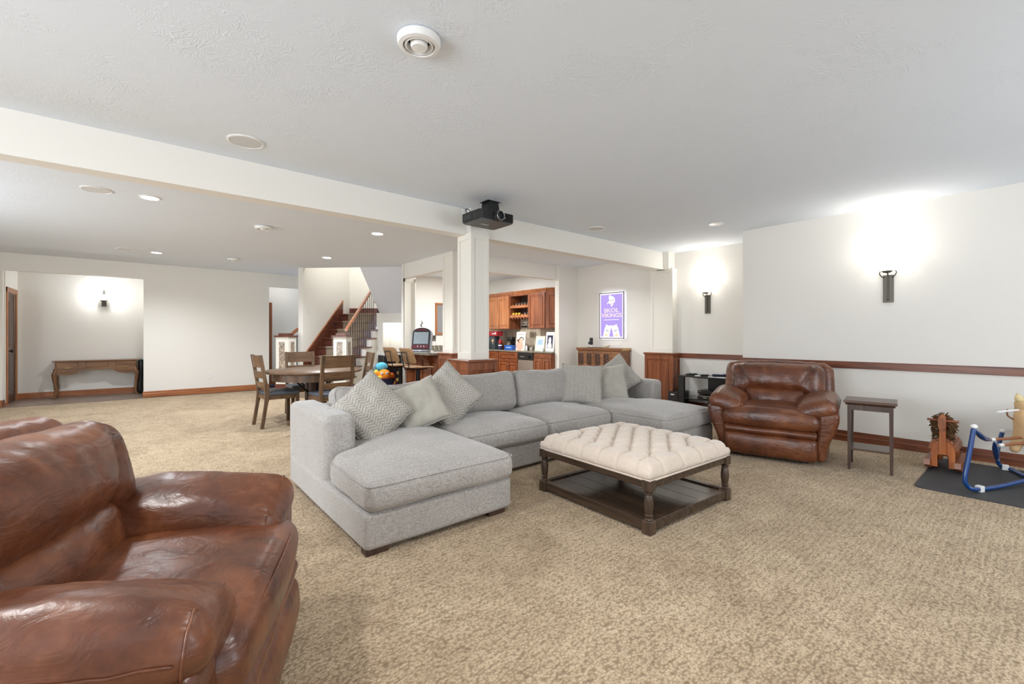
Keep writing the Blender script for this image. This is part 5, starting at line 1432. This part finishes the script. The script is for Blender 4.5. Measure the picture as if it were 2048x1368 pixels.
def plush(label, mat, c, r, eyes=True, ex=()):
    p = thing('plush_toy', label, 'soft toy', c, 0, 'soft toys in the navy bin')
    B().ball((0, 0, 0), r, 18).build('body', mat, p, 180)
    for q, rr in ex: B().ball(q, rr, 12).build('limb', mat, p, 180)
    if eyes:
        for s_ in (-1, 1): 
            e = B().ball((s_ * r[0] * .35 - r[0] * .25, -r[1] * .88, r[2] * .35), (.026, .014, .026), 10).build('eye', 'plastic', p, 180)
            B().ball((s_ * r[0] * .35 - r[0] * .25, -r[1] * .88 - .012, r[2] * .35), (.010, .005, .012), 8).build('pupil', 'black', e, 180)
    return p
plush('round blue plush ball on top of the toy bin', 'toy_blue', (3.46, 7.97, .68), (.115, .11, .085), False)
plush('big orange plush with white eyes at the front of the toy bin', 'toy_orange', (3.45, 7.83, .53), (.13, .10, .11), True, (((-.14, .02, .03), (.06, .05, .05)), ((.13, .0, -.02), (.06, .05, .05))))
plush('red-orange plush at the right rim of the toy bin', 'toy_red', (3.60, 7.86, .50), (.075, .07, .07), False)
plush('lime green plush fin left of the orange plush in the toy bin', 'toy_lime', (3.33, 7.90, .56), (.05, .05, .075), False)
plush('grey plush at the back left of the toy bin', 'toy_grey', (3.33, 8.02, .63), (.085, .08, .10), False)
plush('pink plush at the left rim of the toy bin', 'toy_pink', (3.24, 7.85, .50), (.05, .05, .045), False)
plush('yellow plush at the front left rim of the toy bin', 'toy_yellow', (3.33, 7.76, .495), (.055, .045, .04), False)

# ------------------------------------------------------------------ carved sideboard, lit sign
M['carved'] = wood('sideboard_wood', (104, 68, 44), (158, 112, 78), .42, 1, 1.1); M['carvedd'] = wood('carving_wood', (62, 40, 30), (120, 84, 62), .5, 2, 2.4)
sb = thing('sideboard', 'brown wooden sideboard with carved openwork door panels under the lit sign', 'sideboard', (7.13, 5.67, 0))
B().box(-.14, .155, -.54, .54, .06, .975, .004).build('carcass', 'carved', sb)
for sx in (-.11, .12):
    for sy in (-.50, .50): B().box(sx - .025, sx + .025, sy - .025, sy + .025, 0, .07, .003).build('foot', 'carved', sb)
B().prism([(-.14, .955), (-.165, .975), (-.165, .985), (-.175, .995), (-.175, 1.02), (.16, 1.02), (.16, .955)], 1, -.56, .56).build('top', 'carved', sb)
B().box(-.135, .15, -.566, -.558, .985, 1.012).build('carved_band', 'gold', sb)
def fret(y, z0, z1, par):
    b = B(); hw = .062; zm = (z0 + z1) / 2; x = -.148
    oc = [(y - hw, z0 + .03), (y - hw + .02, z0), (y + hw - .02, z0), (y + hw, z0 + .03), (y + hw, z1 - .03), (y + hw - .02, z1), (y - hw + .02, z1), (y - hw, z1 - .03)]
    b.tube([(x, *p) for p in oc], .009, 6, True)
    for k in range(6):
        zz = z0 + .035 + (z1 - z0 - .07) * k / 5; s_ = 1 if k % 2 else -1
        b.tube([(x, y + s_ * .045, zz - .02), (x - .003, y, zz + .012), (x, y - s_ * .04, zz + .02), (x, y - s_ * .02, zz + .045)], .0065, 5)
    b.tube([(x, y + .02 * sin(k * 1.3), z0 + .01 + (z1 - z0 - .02) * k / 10) for k in range(11)], .006, 5)
    return b.build('fretwork', 'carvedd', par, 180)
for k in range(2):
    d = B().box(-.148, -.14, -.30 + .43 * k, .11 + .43 * k, .10, .94, .004).build('door', 'carved', sb)
    for y in (-.20, .02):
        B().box(-.149, -.1475, y + .43 * k - .06, y + .43 * k + .06, .68, .90).build('panel_recess', 'darkwood', d)
        fret(y + .43 * k, .67, .91, d)
    for y in (-.20, .02):
        B().box(-.149, -.1475, y + .43 * k - .06, y + .43 * k + .06, .14, .60).build('panel_recess', 'darkwood', d)
d = B().box(-.148, -.14, -.53, -.31, .10, .94, .004).build('end_panel', 'carved', sb)
o = thing('microphone', 'small black cylinder microphone on a thin white stem on the sideboard', 'microphone', (7.08, 5.93, 1.02))
B().lathe([(.06, 0), (.06, .008), (.01, .014), (.008, .06)], n=20).build('stand', 'plastic', o, 60)
B().lathe([(.0, .055), (.034, .06), (.036, .08), (.036, .19), (.03, .20), (0, .202)], n=20).build('body', 'black', o, 60); B().box(-.05, -.03, -.025, .04, .07, .12, .004).build('bracket', 'black', o)
tag(B().box(-.03, .03, -.18, .18, 0, .012, .003).build('tray', 'darkwood', None, None, (7.04, 5.80, 1.02)), 'thin dark strip lying on the sideboard beside the microphone', 'tray')
o = tag(B().lathe([(.03, 0), (.035, .006), (.085, .055), (.082, .058), (.03, .012), (0, .01)], n=26).build('bowl', 'cream', None, 180, (7.10, 5.56, 1.02)), 'small cream bowl on the sideboard right of the microphone', 'bowl')
# lit poster
PY0, PY1, PZ0, PZ1 = 5.248, 5.857, 1.204, 2.135
sg = thing('lit_sign', 'purple backlit football sign with white SKOL VIKINGS lettering and clinking arms', 'sign', (XN - .03, (PY0 + PY1) / 2, (PZ0 + PZ1) / 2))
hw, hz = (PY1 - PY0) / 2, (PZ1 - PZ0) / 2
M['purple'] = emit('sign_purple', (186, 160, 246), .80); M['signw'] = emit('sign_white', (255, 250, 255), .85); M['led'] = emit('led_strip', (240, 246, 255), 6)
M['signpale'] = emit('sign_pale_pink', (255, 234, 240), .78); M['signy'] = emit('sign_yellow', (255, 214, 120), .9); M['signl'] = emit('sign_line', (120, 108, 160), .4)
M['signframe'] = plain('sign_frame', (62, 48, 74), .4)
for q in ((-hw, hw, hz - .014, hz), (-hw, hw, -hz, -hz + .014), (-hw, -hw + .014, -hz, hz), (hw - .014, hw, -hz, hz)): B().box(-.022, .0, *q, .002).build('frame_side', 'signframe', sg)
for q in ((-hw + .014, hw - .014, hz - .04, hz - .014), (-hw + .014, hw - .014, -hz + .014, -hz + .04), (-hw + .014, -hw + .04, -hz + .04, hz - .04), (hw - .04, hw - .014, -hz + .04, hz - .04)): B().box(-.016, -.004, *q).build('white_border', 'signw', sg)
B().box(-.015, -.004, -hw + .04, hw - .04, -hz + .04, hz - .04).build('panel', 'purple', sg)
for q in ((-hw + .02, hw - .02, hz - .03, hz - .015), (-hw + .02, hw - .02, -hz + .015, -hz + .03), (-hw + .015, -hw + .03, -hz + .03, hz - .03), (hw - .03, hw - .015, -hz + .03, hz - .03)): B().box(.008, .016, *q).build('led_strip', 'led', sg)
# in the sign the reading direction runs towards -Y
def art(name, mat, pts, par=sg, t=.003): return B().prism([(-x, z) for x, z in pts], 0, -.016 - t, -.014).build(name, mat, par)
ez = lambda z: .173 + (z - .10) * .867
art('emblem', 'signw', [(x, ez(z)) for x, z in [(-.055, .365), (-.035, .385), (-.01, .365), (.03, .345), (.065, .32), (.085, .28), (.09, .22), (.075, .195), (.06, .205), (.045, .16), (.015, .115), (.0, .10), (-.01, .12), (-.015, .165), (-.04, .185), (-.075, .19), (-.11, .165), (-.10, .195), (-.065, .235), (-.045, .245), (-.05, .275), (-.065, .30)]])
B().tube([(-.020, y, ez(z)) for y, z in ((.01, .262), (-.015, .25), (-.04, .255), (-.07, .275))], .004, 5).build('emblem_line', 'signl', sg, 180)
art('emblem_patch', 'signpale', [(x, ez(z)) for x, z in [(-.02, .235), (.03, .225), (.05, .20), (.02, .15), (.005, .17), (-.005, .20)]], t=.0035)
def words_(txt, name, y, z0, w0, h0, mat, fat):
    """a line of raised lettering w0 wide and h0 high, read towards -Y"""
    c = bpy.data.curves.new(name, 'FONT'); c.body = txt; c.size = 1; c.align_x = 'CENTER'; c.extrude = .01; c.offset = fat
    o = bpy.data.objects.new(name, c); COL.objects.link(o)
    me = bpy.data.meshes.new_from_object(o.evaluated_get(bpy.context.evaluated_depsgraph_get())); bpy.data.objects.remove(o)
    xs = [v.co.x for v in me.vertices]; ys = [v.co.y for v in me.vertices]
    for v in me.vertices: v.co = ((v.co.x - (min(xs) + max(xs)) / 2) * w0 / (max(xs) - min(xs)), (v.co.y - min(ys)) * h0 / (max(ys) - min(ys)), v.co.z * .15)
    me.materials.append(M[mat])
    o = bpy.data.objects.new(name, me); COL.objects.link(o); o.parent = sg
    o.location = (-.017, y, z0); o.rotation_euler = (pi / 2, 0, -pi / 2)
    return o
words_('SKOL', 'lettering', 0, .062, .37, .085, 'signpale', .022)
words_('VIKINGS', 'lettering', 0, -.038, .50, .085, 'signpale', .022)
B().box(-.017, -.015, -.19, .19, -.090, -.078).build('small_line', 'signw', sg)
for s_ in (-1, 1):
    art('arm', 'signw', [(s_ * x, z) for x, z in ((.21, -.425), (.165, -.25), (.135, -.205), (.14, -.175), (.105, -.185), (.06, -.205), (.03, -.195), (.0, -.205), (.0, -.24), (.025, -.30), (.055, -.425))][::s_])
    art('elbow_patch', 'signy', [(s_ * x, z) for x, z in ((.155, -.41), (.135, -.36), (.10, -.39), (.095, -.41))][::s_], t=.0035)
    for k in range(4): B().box(-.0205, -.0175, s_ * (.075 + .018 * k) - .003, s_ * (.075 + .018 * k) + .003, -.33 + .006 * k, -.295 + .006 * k).build('ink_mark', 'signl', sg)
tag(B().tube(bez([(7.28, 5.30, 1.20), (7.27, 5.36, 1.10), (7.275, 5.40, 1.03), (7.2, 5.42, 1.026)], 5), .004, 6).build('power_cord', 'plastic', None, 180), 'thin white cord hanging from the lit sign to the sideboard', 'cord')

# ------------------------------------------------------------------ alcove desk and black case
M['desk'] = wood('antique_oak', (88, 58, 36), (150, 108, 70), .38, 0, 1.2, .1); M['deskz'] = wood('antique_oak_upright', (88, 58, 36), (146, 104, 68), .38, 2, 1.2, .1)
dk = thing('writing_desk', 'antique oak desk on cabriole legs with three drawers in the alcove', 'desk', (-.715, 12.75, 0))
B().box(-.66, .66, -.18, .17, .735, .755, .006, 2).build('top', 'desk', dk)
B().box(-.62, .62, -.145, .15, .60, .735, .003).build('case', 'desk', dk)
def apron(pts, y): return B().prism(pts, 1, y - .012, y).build('scalloped_apron', 'desk', dk)
q = [(-.62, .62), (-.62, .49)] + [(-.62 + .30 * k / 8, .49 - .022 * sin(pi * k / 8) ) for k in range(1, 9)] + [(-.28, .52), (-.24, .555), (-.20, .575)] + [(-.20 + .40 * k / 10, .575 - .02 * sin(pi * k / 10)) for k in range(1, 11)] + [(.24, .555), (.28, .52)] + [(.32 + .30 * k / 8, .49 - .022 * sin(pi * k / 8)) for k in range(0, 9)] + [(.62, .62)]
apron(q, -.143)
for x0, x1, z0, z1 in ((-.60, -.29, .515, .725), (.29, .60, .515, .725), (-.17, .17, .62, .725)):
    d = B().box(x0, x1, -.163, -.148, z0, z1, .005).build('drawer', 'desk', dk)
    m_ = (x0 + x1) / 2
    if x1 - x0 < .33: B().tube([(m_ - .05, -.166, (z0 + z1) / 2 + .01), (m_ - .03, -.18, (z0 + z1) / 2 - .012), (m_ + .03, -.18, (z0 + z1) / 2 - .012), (m_ + .05, -.166, (z0 + z1) / 2 + .01)], .006, 6).build('drawer_pull', 'gold', d, 180)
for sx in (-1, 1):
    for sy in (-1, 1):
        x, y = sx * .61, sy * .14
        B().tube(bez([(x, y, .60), (x, y, .54), (x + sx * .022, y + sy * .008, .47), (x + sx * .008, y, .33), (x - sx * .004, y, .16), (x + sx * .004, y, .06), (x + sx * .018, y + sy * .01, .02)], 5), [.034] * 5 + [.036] * 6 + [.032] * 4 + [.026] * 5 + [.018] * 5 + [.016] * 5 + [.022], 10).build('leg', 'deskz', dk, 180)
        B().ball((x + sx * .02, y + sy * .01, .022), (.032, .032, .020), 12).build('claw_foot', 'deskz', dk, 180)
tag(B().soft((0, 0, 0), (.10, .20, .74), .045, 4, (2, 3, 8), lambda x, y, z, u, v, w_: (.012 * sin(2.2 * w_), 0, 0)).build('instrument_case', 'black', None, 180, (-.025, 12.78, .374)), 'tall narrow black case standing between the desk and alcove corner', 'case')
light('bar_fill_light', 'AREA', (5.6, 8.0, 2.70), 70, (.98, 1, 1), (0, 0, 0), .3)  # added fill under the bar ceiling, no fixture, lifts the bar and passage
